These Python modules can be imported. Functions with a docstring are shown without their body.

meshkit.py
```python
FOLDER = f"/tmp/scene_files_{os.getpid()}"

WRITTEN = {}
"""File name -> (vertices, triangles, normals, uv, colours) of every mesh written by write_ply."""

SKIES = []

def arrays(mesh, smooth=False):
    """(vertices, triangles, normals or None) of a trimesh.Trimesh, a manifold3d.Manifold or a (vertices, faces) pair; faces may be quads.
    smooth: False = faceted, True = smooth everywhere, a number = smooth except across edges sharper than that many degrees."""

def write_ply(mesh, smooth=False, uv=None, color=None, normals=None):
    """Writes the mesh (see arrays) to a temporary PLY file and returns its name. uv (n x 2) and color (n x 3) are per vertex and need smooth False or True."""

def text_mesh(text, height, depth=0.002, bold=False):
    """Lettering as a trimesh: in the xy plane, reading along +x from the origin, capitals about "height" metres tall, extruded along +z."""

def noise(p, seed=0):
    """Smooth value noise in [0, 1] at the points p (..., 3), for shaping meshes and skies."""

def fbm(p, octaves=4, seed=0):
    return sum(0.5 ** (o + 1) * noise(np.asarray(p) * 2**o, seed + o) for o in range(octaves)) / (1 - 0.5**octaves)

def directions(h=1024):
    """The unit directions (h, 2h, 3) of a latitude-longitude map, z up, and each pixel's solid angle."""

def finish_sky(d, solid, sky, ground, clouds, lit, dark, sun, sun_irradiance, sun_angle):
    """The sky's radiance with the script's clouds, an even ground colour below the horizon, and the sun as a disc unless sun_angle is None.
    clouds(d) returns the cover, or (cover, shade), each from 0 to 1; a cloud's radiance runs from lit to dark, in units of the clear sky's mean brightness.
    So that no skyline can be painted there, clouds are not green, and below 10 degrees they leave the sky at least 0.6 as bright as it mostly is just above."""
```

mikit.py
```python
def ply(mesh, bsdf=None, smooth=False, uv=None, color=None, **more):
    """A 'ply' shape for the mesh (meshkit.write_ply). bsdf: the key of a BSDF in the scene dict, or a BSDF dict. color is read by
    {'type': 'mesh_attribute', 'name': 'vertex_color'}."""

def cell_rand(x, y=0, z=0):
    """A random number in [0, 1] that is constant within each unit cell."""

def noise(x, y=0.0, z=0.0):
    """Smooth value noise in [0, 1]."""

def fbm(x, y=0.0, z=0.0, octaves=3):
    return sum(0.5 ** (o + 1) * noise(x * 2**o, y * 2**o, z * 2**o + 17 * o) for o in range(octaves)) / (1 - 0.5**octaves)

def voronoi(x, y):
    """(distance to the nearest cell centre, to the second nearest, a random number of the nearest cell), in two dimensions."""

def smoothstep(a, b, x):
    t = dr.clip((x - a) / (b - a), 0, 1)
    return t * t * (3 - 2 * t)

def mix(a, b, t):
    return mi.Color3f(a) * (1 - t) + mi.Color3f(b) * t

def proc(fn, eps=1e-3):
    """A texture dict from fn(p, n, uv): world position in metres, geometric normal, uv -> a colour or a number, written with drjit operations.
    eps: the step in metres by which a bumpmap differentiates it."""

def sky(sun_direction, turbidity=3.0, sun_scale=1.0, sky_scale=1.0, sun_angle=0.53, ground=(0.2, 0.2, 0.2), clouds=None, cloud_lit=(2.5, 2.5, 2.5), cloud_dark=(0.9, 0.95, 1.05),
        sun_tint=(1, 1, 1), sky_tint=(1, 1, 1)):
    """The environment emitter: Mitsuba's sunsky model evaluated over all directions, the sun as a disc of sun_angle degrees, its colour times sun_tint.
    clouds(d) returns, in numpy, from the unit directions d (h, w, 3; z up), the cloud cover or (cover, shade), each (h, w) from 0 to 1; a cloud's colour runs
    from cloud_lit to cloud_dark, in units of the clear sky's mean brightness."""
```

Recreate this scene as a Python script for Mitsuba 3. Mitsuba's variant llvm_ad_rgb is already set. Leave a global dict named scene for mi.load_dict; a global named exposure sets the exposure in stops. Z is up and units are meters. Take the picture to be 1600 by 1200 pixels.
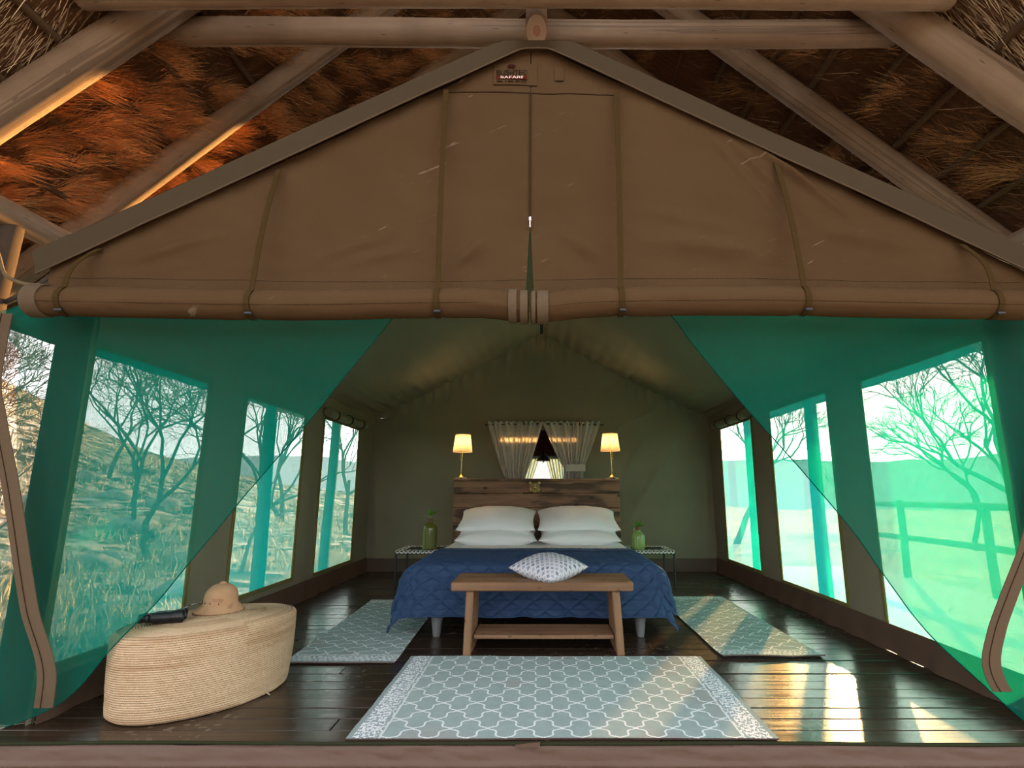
import math, random
import numpy as np
import trimesh
import drjit as dr
import mitsuba as mi
import mikit, meshkit
from mikit import proc, noise, fbm, voronoi, cell_rand, smoothstep, mix

T = mi.ScalarTransform4f
rng = np.random.default_rng(7)
random.seed(7)
scene, labels = {}, {}

# ---------------------------------------------------------------- camera, sky, sun, exposure
PITCH = math.atan(167 / 844.0)
EYE = np.array([0.0, 0.0, 0.95])
FWD = np.array([0.0, math.cos(PITCH), math.sin(PITCH)])
scene['camera'] = {'type': 'perspective', 'fov': 2 * math.degrees(math.atan(800 / 844.0)), 'fov_axis': 'x',
                   'to_world': T().look_at(origin=EYE.tolist(), target=(EYE + FWD).tolist(), up=[0, 0, 1]),
                   'principal_point_offset_x': -46 / 1600.0, 'near_clip': 0.05, 'far_clip': 2000.0}
SUN = np.array([0.47, 0.88, 0.18])


def haze(d):
    up = np.clip(d[..., 2], 0, 1)
    n = meshkit.fbm(d * np.array([3.0, 3.0, 6.0]), 4, 3)
    a = d @ (SUN / np.linalg.norm(SUN))
    near = np.exp(-(1 - a) * 2.2)               # thin haze is brighter towards the sun
    return np.clip(0.86 + 0.25 * (n - 0.5), 0, 1), np.clip(1.0 - 0.95 * near - 0.30 * np.exp(-up * 5) + 0.3 * (n - 0.5), 0, 1)


scene['sky'] = mikit.sky(SUN, turbidity=4.0, sun_scale=1.45, sky_scale=1.0, sun_angle=0.9, ground=(0.25, 0.21, 0.15), clouds=haze,
                         cloud_lit=(6.0, 5.8, 5.6), cloud_dark=(2.1, 2.06, 2.12), sun_tint=(1.0, 0.88, 0.72), sky_tint=(1.0, 0.97, 0.94))
exposure = 4.2


# ---------------------------------------------------------------- helpers
def put(key, mesh, bsdf, smooth=False, uv=None, color=None, label=None, cat=None, group=None, kind=None, **more):
    """One entry of the scene; a key that is taken gets a three-digit number."""
    k, n = key, 0
    while k in scene:
        n += 1
        k = f'{key}_{n:03d}'
    scene[k] = mikit.ply(mesh, bsdf, smooth, uv, color, **more)
    tag(k, label, cat, group, kind)
    return k


def tag(k, label=None, cat=None, group=None, kind=None):
    d = {a: b for a, b in (('label', label), ('category', cat), ('group', group), ('kind', kind)) if b}
    if d:
        labels.setdefault(k, {}).update(d)


def name(key):
    """A free key for a thing that has no mesh of its own."""
    k, n = key, 0
    while k in labels or any(s == k or s.startswith(k + '__') for s in scene):
        n += 1
        k = f'{key}_{n:03d}'
    return k


def cat(ms):
    return trimesh.util.concatenate(ms)


def box(c, s, ch=0.0, rot=None):
    """A box with chamfered edges: centre, full size."""
    h = np.array(s, float) / 2
    if ch <= 0:
        m = trimesh.creation.box(extents=s)
    else:
        ch = min(ch, h.min() * 0.9)
        p = []
        for sx in (-1, 1):
            for sy in (-1, 1):
                for sz in (-1, 1):
                    for a in range(3):
                        q = h - ch
                        q[a] = h[a]
                        p.append(q * [sx, sy, sz])
        m = trimesh.convex.convex_hull(np.array(p))
    if rot is not None:
        m.apply_transform(rot)
    m.apply_translation(c)
    return m


def R(axis, deg, at=(0, 0, 0)):
    return trimesh.transformations.rotation_matrix(math.radians(deg), axis, at)


def grid(fn, us, vs, close=False):
    """A sheet: fn(U, V) -> (x, y, z) arrays; returns (vertices, quads, uv)."""
    U, V = np.meshgrid(us, vs, indexing='ij')
    P = np.stack(fn(U, V), -1).reshape(-1, 3)
    nu, nv = len(us), len(vs)
    i, j = np.meshgrid(np.arange(nu - (0 if close else 1)), np.arange(nv - 1), indexing='ij')
    i2 = (i + 1) % nu
    q = np.stack([i * nv + j, i2 * nv + j, i2 * nv + j + 1, i * nv + j + 1], -1).reshape(-1, 4)
    return P, q, np.stack([U, V], -1).reshape(-1, 2)


def tri(q):
    return np.vstack([q[:, [0, 1, 2]], q[:, [0, 2, 3]]])


def frames(p):
    t = np.gradient(p, axis=0)
    t /= np.linalg.norm(t, axis=1, keepdims=True) + 1e-12
    ref = np.array([0, 0, 1.0]) if abs(t[:, 2]).mean() < 0.8 else np.array([0, 1.0, 0])
    a = np.cross(t, ref)
    a /= np.linalg.norm(a, axis=1, keepdims=True) + 1e-12
    return t, a, np.cross(t, a)


def tube(pts, rad, sides=10, caps=True, uvscale=True):
    """A round rod along points; returns (vertices, triangles, uv), uv in metres along and turns around."""
    p = np.asarray(pts, float)
    rad = np.broadcast_to(rad, (len(p),))
    t, a, b = frames(p)
    ang = np.arange(sides) * 2 * np.pi / sides
    v = p[:, None] + rad[:, None, None] * (np.cos(ang)[None, :, None] * a[:, None] + np.sin(ang)[None, :, None] * b[:, None])
    L = np.concatenate([[0], np.cumsum(np.linalg.norm(np.diff(p, axis=0), axis=1))])
    uv = np.stack(np.broadcast_arrays(L[:, None], np.abs(ang / np.pi - 1)[None, :]), -1).reshape(-1, 2)
    i, j = np.meshgrid(np.arange(len(p) - 1), np.arange(sides), indexing='ij')
    q = np.stack([i * sides + j, i * sides + (j + 1) % sides, (i + 1) * sides + (j + 1) % sides, (i + 1) * sides + j], -1).reshape(-1, 4)
    f = tri(q)
    v = v.reshape(-1, 3)
    if caps:
        n = len(v)
        v = np.vstack([v, v[:sides], p[:1], v[-sides:], p[-1:]])
        uv = np.vstack([uv, uv[:sides], [[L[0], 0.5]], uv[n - sides:n], [[L[-1], 0.5]]])
        k = np.arange(sides)
        f = np.vstack([f, np.stack([n + (k + 1) % sides, n + k, k * 0 + n + sides], 1),
                       np.stack([n + sides + 1 + k, n + sides + 1 + (k + 1) % sides, k * 0 + n + 2 * sides + 1], 1)])
    return v, f, uv


def lathe(prof, n=40, at=(0, 0, 0), ribs=0, rib=0.0):
    """A turned solid about z from (r, z) pairs."""
    prof = np.asarray(prof, float)
    ang = np.arange(n) * 2 * np.pi / n
    k = 1 + (rib * np.cos(ribs * ang) if ribs else 0 * ang)
    v = np.stack([np.outer(np.cos(ang) * k, prof[:, 0]), np.outer(np.sin(ang) * k, prof[:, 0]), np.broadcast_to(prof[:, 1], (n, len(prof)))], -1)
    i, j = np.meshgrid(np.arange(n), np.arange(len(prof) - 1), indexing='ij')
    m = len(prof)
    q = np.stack([i * m + j, ((i + 1) % n) * m + j, ((i + 1) % n) * m + j + 1, i * m + j + 1], -1).reshape(-1, 4)
    return trimesh.Trimesh(v.reshape(-1, 3) + np.array(at), tri(q), process=False)


def ribbon(pts, across, w, thick=0.0015):
    """A flat strap along points, `across` its width direction; a thin closed strip."""
    p = np.asarray(pts, float)
    ac = np.asarray(across, float)
    ac = ac / np.linalg.norm(ac)
    t = np.gradient(p, axis=0)
    nn = np.cross(t, ac)
    nn /= np.linalg.norm(nn, axis=1, keepdims=True)
    r = [p - ac * w / 2 + nn * thick, p + ac * w / 2 + nn * thick, p + ac * w / 2 - nn * thick, p - ac * w / 2 - nn * thick]
    v = np.stack(r, 1).reshape(-1, 3)
    i, j = np.meshgrid(np.arange(len(p) - 1), np.arange(4), indexing='ij')
    q = np.stack([i * 4 + j, i * 4 + (j + 1) % 4, (i + 1) * 4 + (j + 1) % 4, (i + 1) * 4 + j], -1).reshape(-1, 4)
    f = np.vstack([tri(q), [[0, 2, 1], [0, 3, 2]], (len(p) - 1) * 4 + np.array([[0, 1, 2], [0, 2, 3]])])
    return trimesh.Trimesh(v, f, process=False)


def spline(pts, n):
    from scipy.interpolate import PchipInterpolator
    p = np.asarray(pts, float)
    s = np.concatenate([[0], np.cumsum(np.linalg.norm(np.diff(p, axis=0), axis=1))])
    return PchipInterpolator(s, p)(np.linspace(0, s[-1], n))


def nfbm(x, y, z=0.0, seed=0, octaves=4):
    return meshkit.fbm(np.stack(np.broadcast_arrays(x, y, z), -1), octaves, seed)


# ---------------------------------------------------------------- materials
def rgb(r, g, b):
    return {'type': 'rgb', 'value': [r, g, b]}


def two(d):
    return {'type': 'twosided', 'bsdf': d}


def diffuse(*c):
    return two({'type': 'diffuse', 'reflectance': rgb(*c)})


def plastic(c, rough, spec=0.5, **k):
    return two({'type': 'principled', 'base_color': rgb(*c), 'roughness': rough, 'specular': spec, **k})


def canvas_fn(p, n, uv):
    m = fbm(p.x * 2.2, p.y * 2.2, p.z * 2.2, 4)
    s = fbm((p.x + 0.55 * p.z) * 9, (p.z - 0.5 * p.x) * 55, p.y, 3)
    scuff = smoothstep(0.70, 0.80, s) * smoothstep(0.55, 0.72, fbm(p.x * 3 + 5, p.z * 3, 2.0, 2))
    weave = 0.96 + 0.08 * noise(p.x * 260, p.z * 260, p.y * 260)
    return mix(mix((0.078, 0.046, 0.023), (0.098, 0.058, 0.030), m) * weave, (0.26, 0.20, 0.14), 0.5 * scuff)


def canvas_in_fn(p, n, uv):
    m = fbm(p.x * 1.7 + 9, p.y * 1.7, p.z * 1.7, 4)
    return mix((0.195, 0.180, 0.122), (0.255, 0.238, 0.165), m)


scene['canvas_outside'] = two({'type': 'diffuse', 'reflectance': proc(canvas_fn)})
scene['canvas_inside'] = two({'type': 'diffuse', 'reflectance': proc(canvas_in_fn)})
scene['canvas_grey'] = diffuse(0.076, 0.057, 0.037)
scene['canvas_seam'] = diffuse(0.045, 0.028, 0.015)
scene['canvas_brown'] = plastic((0.108, 0.062, 0.044), 0.55, 0.4)
scene['canvas_olive'] = diffuse(0.17, 0.155, 0.06)
scene['dark_binding'] = diffuse(0.03, 0.034, 0.018)
scene['skirt_brown'] = plastic((0.088, 0.052, 0.035), 0.6, 0.4)
scene['canvas_hem'] = diffuse(0.12, 0.085, 0.055)
scene['webbing'] = diffuse(0.058, 0.036, 0.014)
scene['dark_iron'] = plastic((0.02, 0.02, 0.022), 0.45)
scene['steel'] = two({'type': 'roughconductor', 'material': 'Al', 'alpha': 0.25})


def net_cover(base, amp):
    def fn(p, n, uv):
        g = 0.5 + 0.25 * (dr.cos(uv.x * (2 * math.pi / 0.006)) + dr.cos(uv.y * (2 * math.pi / 0.006)))
        return dr.clip(base + amp * (g - 0.5) + 0.10 * (fbm(uv.x * 60, uv.y * 60, 0.0, 2) - 0.5), 0.0, 1.0)
    return fn


NETC = {'type': 'principledthin', 'base_color': rgb(0.0, 0.29, 0.215), 'roughness': 0.7, 'diff_trans': 1.52, 'spec_trans': 0.0, 'spec_tint': 0.0, 'eta': 1.3}
NETW = {'type': 'principledthin', 'base_color': rgb(0.0, 0.84, 0.74), 'roughness': 0.7, 'diff_trans': 1.25, 'spec_trans': 0.0, 'eta': 1.3}
scene['net_green'] = {'type': 'mask', 'opacity': proc(net_cover(0.58, 0.12)), 'bsdf': NETC}
scene['net_binding'] = diffuse(0.0, 0.075, 0.058)
scene['net_window'] = {'type': 'mask', 'opacity': 0.56, 'bsdf': NETW}


def pole_fn(p, n, uv):
    g = 0.5 * fbm(uv.x * 2.6, uv.y * 14, 0.0, 4) + 0.5 * fbm(p.x * 7, p.y * 7, p.z * 7, 3)
    crack = smoothstep(0.66, 0.69, fbm(uv.x * 0.7 + 3, uv.y * 13, 5.0, 3))
    blot = fbm(p.x * 4, p.y * 4, p.z * 4, 3)
    knot = smoothstep(0.055, 0.02, voronoi(uv.x * 2.3, uv.y * 3.0)[0])
    c = mix((0.17, 0.108, 0.066), (0.32, 0.225, 0.15), g)
    c = mix(c, (0.16, 0.105, 0.062), 0.55 * smoothstep(0.5, 0.75, blot))
    c = mix(c, (0.09, 0.055, 0.035), 0.5 * crack)
    return mix(c, (0.10, 0.06, 0.04), 0.7 * knot)


scene['pole_wood'] = two({'type': 'principled', 'base_color': proc(pole_fn), 'roughness': 0.65, 'specular': 0.3})
scene['post_wood'] = diffuse(0.085, 0.065, 0.05)
scene['heart_wood'] = diffuse(0.36, 0.19, 0.14)
scene['cut_wood'] = diffuse(0.42, 0.29, 0.22)
scene['batten_wood'] = diffuse(0.10, 0.062, 0.036)
scene['straw'] = two({'type': 'diffuse', 'reflectance': {'type': 'mesh_attribute', 'name': 'vertex_color'}})
scene['thatch_under'] = two({'type': 'diffuse', 'reflectance': proc(lambda p, n, uv: mix((0.05, 0.024, 0.013), (0.15, 0.075, 0.04), fbm(p.x * 3, p.y * 60, p.z * 3, 3)))})


def floor_fn(p, n, uv):
    b = cell_rand(dr.floor(p.y / 0.115), dr.floor(uv.x), 3)
    g = fbm(p.x * 2.5 + 40 * b, p.y * 110, 0.0, 4)
    c = mix((0.014, 0.008, 0.005), (0.042, 0.024, 0.015), g)
    dust = smoothstep(0.80, 0.86, noise(p.x * 45, p.y * 45)) * smoothstep(0.6, 0.8, noise(p.x * 2, p.y * 2, 7.0))
    return mix(c * (0.75 + 0.5 * b), (0.16, 0.13, 0.10), 0.5 * dust)


def floor_rough(p, n, uv):
    return 0.14 + 0.16 * fbm(p.x * 3, p.y * 90, 0.0, 3)


scene['floor_wood'] = two({'type': 'principled', 'base_color': proc(floor_fn), 'roughness': proc(floor_rough), 'specular': 0.5, 'clearcoat': 0.9, 'clearcoat_gloss': 0.9})
scene['deck_wood'] = two({'type': 'diffuse', 'reflectance': proc(lambda p, n, uv: mix((0.22, 0.15, 0.10), (0.36, 0.26, 0.18), fbm(p.x * 3, p.y * 60, 0.0, 4)))})


def bench_fn(p, n, uv):
    g = fbm(uv.x * 2.2 + 3, uv.y * 42, 0.0, 4)
    w = fbm(uv.x * 1.2, uv.y * 9, 4.0, 3)
    k = smoothstep(0.07, 0.02, voronoi(uv.x * 4.0, uv.y * 9.0)[0])
    c = mix((0.115, 0.058, 0.030), (0.285, 0.158, 0.082), g)
    return mix(mix(c, (0.13, 0.065, 0.03), 0.6 * smoothstep(0.55, 0.75, w)), (0.07, 0.035, 0.018), 0.8 * k)


def head_fn(p, n, uv):
    g = fbm(uv.x * 3.0 + 7, uv.y * 55, 0.0, 4)
    w = fbm(uv.x * 3, uv.y * 14, 9.0, 4)
    k = smoothstep(0.11, 0.03, voronoi(uv.x * 3.3, uv.y * 6.0)[0])
    c = mix((0.11, 0.052, 0.030), (0.32, 0.165, 0.095), g)
    return mix(mix(c, (0.035, 0.018, 0.012), 0.75 * smoothstep(0.5, 0.7, w)), (0.015, 0.01, 0.008), 0.9 * k)


scene['bench_wood'] = two({'type': 'principled', 'base_color': proc(bench_fn), 'roughness': 0.5, 'specular': 0.4})
scene['headboard_wood'] = two({'type': 'principled', 'base_color': proc(head_fn), 'roughness': 0.6, 'specular': 0.35})


def rug_fn(p, n, uv):
    """uv in metres: x along the rug from 0 to 1.7, y across."""
    ax, ay, c = 2 * math.pi / 0.152, 2 * math.pi / 0.178, 1.3
    x, y = (uv.x - 0.85) * ax, uv.y * ay
    x, y = mi.Float(x), mi.Float(y)

    def f(x, y):
        return dr.cos(x) + dr.cos(y) + c * dr.square(dr.sin(x) * dr.sin(y)) * (dr.cos(x) - dr.cos(y))
    e = 0.02
    v = f(x, y)
    gx, gy = (f(x + e, y) - v) / e * ax, (f(x, y + e) - v) / e * ay
    dist = dr.abs(v) / dr.maximum(dr.sqrt(gx * gx + gy * gy), 14.0)
    line = 1 - smoothstep(0.0030, 0.0052, dist)
    ground = mix((0.31, 0.40, 0.40), (0.38, 0.47, 0.465), fbm(uv.x * 25, uv.y * 25, 0.0, 3))
    ground = mix(ground, (0.36, 0.34, 0.33), 0.5 * smoothstep(0.62, 0.78, fbm(uv.x * 3.3, uv.y * 3.3, 6.0, 3)))
    field = mix(ground, (0.80, 0.84, 0.87), line)
    edge = dr.minimum(uv.x, 1.7 - uv.x)
    sp = noise(uv.x * 230, uv.y * 110) + 0.25 * dr.cos(uv.y * (2 * math.pi / 0.03)) * dr.cos((edge - 0.065) * (2 * math.pi / 0.06))
    border = mix((0.31, 0.38, 0.42), (0.84, 0.87, 0.90), smoothstep(0.35, 0.6, sp))
    border = mix(border, (0.30, 0.37, 0.37), dr.select(edge < 0.022, 1.0, 0.0))
    out = mix(field, border, dr.select(edge < 0.115, 1.0, 0.0))
    stripe = dr.select((edge > 0.128) & (edge < 0.136), 1.0, 0.0)
    out = mix(out, (0.72, 0.76, 0.78), stripe)
    return out * (0.94 + 0.12 * noise(uv.x * 400, uv.y * 400))


scene['rug_weave'] = two({'type': 'diffuse', 'reflectance': proc(rug_fn)})
scene['rug_back'] = diffuse(0.10, 0.07, 0.06)
scene['quilt_navy'] = two({'type': 'principled', 'base_color': rgb(0.026, 0.058, 0.138), 'roughness': 0.75, 'specular': 0.35, 'sheen': 1.0, 'sheen_tint': 0.6})
scene['white_cotton'] = diffuse(0.88, 0.87, 0.885)
scene['sheet_white'] = diffuse(0.87, 0.86, 0.875)
scene['grey_paint'] = plastic((0.16, 0.16, 0.17), 0.5)


def cushion_fn(p, n, uv):
    a, b = (uv.x + uv.y) * 24.0, (uv.x - uv.y) * 24.0
    fa, fb = a - dr.floor(a), b - dr.floor(b)
    m = dr.minimum(dr.minimum(fa, 1 - fa), dr.minimum(fb, 1 - fb))
    inner = smoothstep(0.16, 0.24, m)
    r = cell_rand(dr.floor(a), dr.floor(b), 1)
    dark = mix((0.16, 0.19, 0.27), (0.45, 0.47, 0.54), r)
    return mix((0.66, 0.66, 0.73), dark, inner)


scene['cushion_print'] = two({'type': 'diffuse', 'reflectance': proc(cushion_fn)})


def wicker_fn(p, n, uv):
    row = dr.floor(uv.y)
    k = cell_rand(dr.floor(uv.x * 3 + 0.5 * row), row, 2)
    band = fbm(uv.y * 0.22, uv.x * 0.02, 3.0, 3)
    tone = fbm(uv.x * 0.15, uv.y * 0.35, 1.0, 3)
    fx = uv.x * 1.1 + 0.5 * row
    hole = smoothstep(0.30, 0.14, dr.abs(fx - dr.floor(fx) - 0.5)) * smoothstep(0.26, 0.12, dr.abs(uv.y - row - 0.02 - 0.5 + 0.5))
    c = mix((0.40, 0.27, 0.155), (0.60, 0.455, 0.30), 0.5 * k + 0.5 * tone)
    c = mix(c, (0.33, 0.20, 0.11), 0.6 * smoothstep(0.55, 0.75, band))
    c = c * (0.78 + 0.34 * smoothstep(0.0, 0.35, 0.5 - dr.abs(uv.y - row - 0.5)))
    return mix(c, (0.10, 0.06, 0.04), 0.85 * hole)


scene['wicker'] = two({'type': 'diffuse', 'reflectance': proc(wicker_fn)})


def helmet_fn(p, n, uv):
    m = fbm(p.x * 16, p.y * 16, p.z * 16, 4)
    s = smoothstep(0.62, 0.74, fbm(p.x * 26 + 3, p.y * 26, p.z * 26, 3))
    return mix(mix((0.40, 0.225, 0.125), (0.56, 0.35, 0.205), m), (0.26, 0.13, 0.075), 0.5 * s)


scene['helmet_cloth'] = two({'type': 'diffuse', 'reflectance': proc(helmet_fn)})
scene['helmet_trim'] = diffuse(0.30, 0.15, 0.08)
scene['black_rubber'] = plastic((0.012, 0.012, 0.014), 0.35, 0.5)
scene['black_gloss'] = plastic((0.01, 0.01, 0.012), 0.15, 0.5)
scene['strap_print'] = two({'type': 'diffuse', 'reflectance': proc(lambda p, n, uv: mix((0.03, 0.03, 0.035), (0.55, 0.56, 0.58), smoothstep(0.45, 0.5, noise(p.x * 130, p.y * 130, p.z * 130))))})
scene['brass'] = two({'type': 'roughconductor', 'material': 'Au', 'alpha': 0.2, 'specular_reflectance': rgb(0.8, 0.72, 0.6)})
scene['lamp_shade'] = {'type': 'principledthin', 'base_color': rgb(0.36, 0.27, 0.165), 'roughness': 0.8, 'diff_trans': 1.0, 'spec_trans': 0.0, 'eta': 1.3}
scene['green_glass'] = {'type': 'principled', 'base_color': rgb(0.135, 0.145, 0.018), 'roughness': 0.08, 'spec_trans': 0.15, 'specular': 0.6, 'clearcoat': 1.0, 'clearcoat_gloss': 0.95}
scene['pale_green_glass'] = {'type': 'principled', 'base_color': rgb(0.27, 0.38, 0.10), 'roughness': 0.1, 'spec_trans': 0.15, 'specular': 0.6, 'clearcoat': 1.0, 'clearcoat_gloss': 0.9}
scene['leaf_green'] = {'type': 'principledthin', 'base_color': rgb(0.10, 0.38, 0.03), 'roughness': 0.5, 'diff_trans': 0.7, 'spec_trans': 0.0, 'eta': 1.4}
scene['leaf_pale'] = {'type': 'principledthin', 'base_color': rgb(0.42, 0.48, 0.22), 'roughness': 0.5, 'diff_trans': 0.7, 'spec_trans': 0.0, 'eta': 1.4}
scene['cork'] = diffuse(0.20, 0.095, 0.06)
scene['inlay_black'] = plastic((0.015, 0.015, 0.016), 0.35)
scene['inlay_white'] = plastic((0.72, 0.70, 0.64), 0.4)
scene['marble_spots'] = two({'type': 'diffuse', 'reflectance': proc(lambda p, n, uv: mix((0.07, 0.05, 0.05), (0.62, 0.57, 0.52), smoothstep(0.48, 0.55, noise(p.x * 75, p.y * 75, p.z * 75))))})
scene['curtain_grey'] = {'type': 'principledthin', 'base_color': rgb(0.74, 0.68, 0.63), 'roughness': 0.8, 'diff_trans': 0.7, 'spec_trans': 0.0, 'eta': 1.3}
scene['curtain_pale'] = {'type': 'principledthin', 'base_color': rgb(0.20, 0.29, 0.29), 'roughness': 0.8, 'diff_trans': 1.1, 'spec_trans': 0.0, 'eta': 1.3}
scene['leopard_gold'] = two({'type': 'principled', 'base_color': proc(lambda p, n, uv: mix((0.40, 0.27, 0.10), (0.03, 0.02, 0.012), 0.8 * smoothstep(0.70, 0.76, noise(p.x * 120, p.y * 120, p.z * 120)))), 'roughness': 0.4, 'metallic': 0.3})
scene['label_black'] = diffuse(0.018, 0.014, 0.012)
scene['label_red'] = diffuse(0.10, 0.018, 0.014)
scene['label_brown'] = diffuse(0.045, 0.014, 0.010)
scene['label_white'] = diffuse(0.75, 0.70, 0.62)
scene['rope_fibre'] = diffuse(0.19, 0.145, 0.09)


def hill_fn(p, n, uv):
    a = fbm(p.x * 0.9, p.y * 0.9, 0.0, 4)
    b = fbm(p.x * 3.5, p.y * 3.5, p.z * 3.0, 4)
    c = mix((0.05, 0.05, 0.045), (0.46, 0.41, 0.33), smoothstep(0.38, 0.66, b))
    c = mix(c, (0.12, 0.125, 0.09), 0.5 * smoothstep(0.45, 0.65, a))
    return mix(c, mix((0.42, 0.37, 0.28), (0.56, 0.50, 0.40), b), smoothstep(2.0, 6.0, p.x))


scene['hill_ground'] = two({'type': 'diffuse', 'reflectance': proc(hill_fn)})
scene['rock_grey'] = two({'type': 'diffuse', 'reflectance': proc(lambda p, n, uv: mix((0.10, 0.10, 0.092), (0.40, 0.37, 0.33), fbm(p.x * 2.5, p.y * 2.5, p.z * 2.5, 4)))})
scene['bark'] = diffuse(0.13, 0.105, 0.085)
scene['pale_bark'] = diffuse(0.42, 0.36, 0.28)
scene['far_hill'] = diffuse(0.46, 0.46, 0.44)
scene['white_timber'] = diffuse(0.62, 0.60, 0.56)

# ---------------------------------------------------------------- floor, threshold and deck
HALF, Y0, Y1 = 2.12, 2.32, 6.80          # inner half-width, front and back of the tent
EAVE, RIDGE = 1.85, 2.97
put('floor', box((0.05, 4.62, -0.045), (4.5, 4.58, 0.03)), 'inlay_black', label='dark polished timber floor of the tent', kind='structure')
PB = 0.115
row = 0
y = 2.32
while y < 6.93:
    cut = -1.6 + 3.3 * rng.random()
    yc = (math.floor(y / PB) + 0.5) * PB
    for n, (a, b) in enumerate(((-2.2, cut), (cut, 2.28))):
        m = box(((a + b) / 2, yc, -0.015 + 0.0012 * rng.standard_normal()), (b - a - 0.003, PB - 0.005, 0.03), 0.0025)
        v = np.array(m.vertices)
        put('floor__board', m, 'floor_wood', False, uv=np.stack([np.full(len(v), 0.5 + n), v[:, 1]], 1))
    y = yc + PB * 0.5 + 0.001

# front threshold: a padded canvas sleeve along the opening
def sleeve(U, V):
    a = V * math.pi * 1.25 - math.pi * 0.25
    r = 0.085 + 0.006 * (nfbm(U * 6, V * 2, 0, 5) - 0.5) + 0.01 * np.exp(-((V - 0.52) / 0.08) ** 2)
    return U, 2.292 - 0.022 * np.sqrt(V) - 0.006 * np.exp(-((V - 0.40) / 0.05) ** 2) - 0.012 * (nfbm(U * 9, V * 5, 1, 6) - 0.5), -0.002 - V * 0.16 + 0.004 * (nfbm(U * 3, V, 2, 4) - 0.5)


P, q, uv = grid(sleeve, np.linspace(-2.6, 2.6, 220), np.linspace(0, 1, 22))
put('trim_1', (P, tri(q)), 'canvas_brown', True, label='brown canvas threshold sleeve along the front of the tent floor', kind='structure')
pts = [(x, 2.288 - 0.003 * math.sin(5 * x), 0.004 + 0.004 * math.sin(2.1 * x + 1) * math.sin(0.7 * x)) for x in np.linspace(-2.6, 2.6, 90)]
v, f, uv = tube(pts, 0.0065, 8)
put('trim_1__binding', (v, f), 'dark_binding', True, label='dark olive binding tape')
put('trim_1__tab', trimesh.convex.convex_hull(np.array([(-0.10, 2.275, 0.004), (-0.005, 2.275, 0.014), (-0.005, 2.275, -0.004), (-0.10, 2.275, -0.004), (-0.10, 2.281, 0.004), (-0.005, 2.281, 0.014), (-0.005, 2.281, -0.004), (-0.10, 2.281, -0.004)])), 'canvas_brown')
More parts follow.
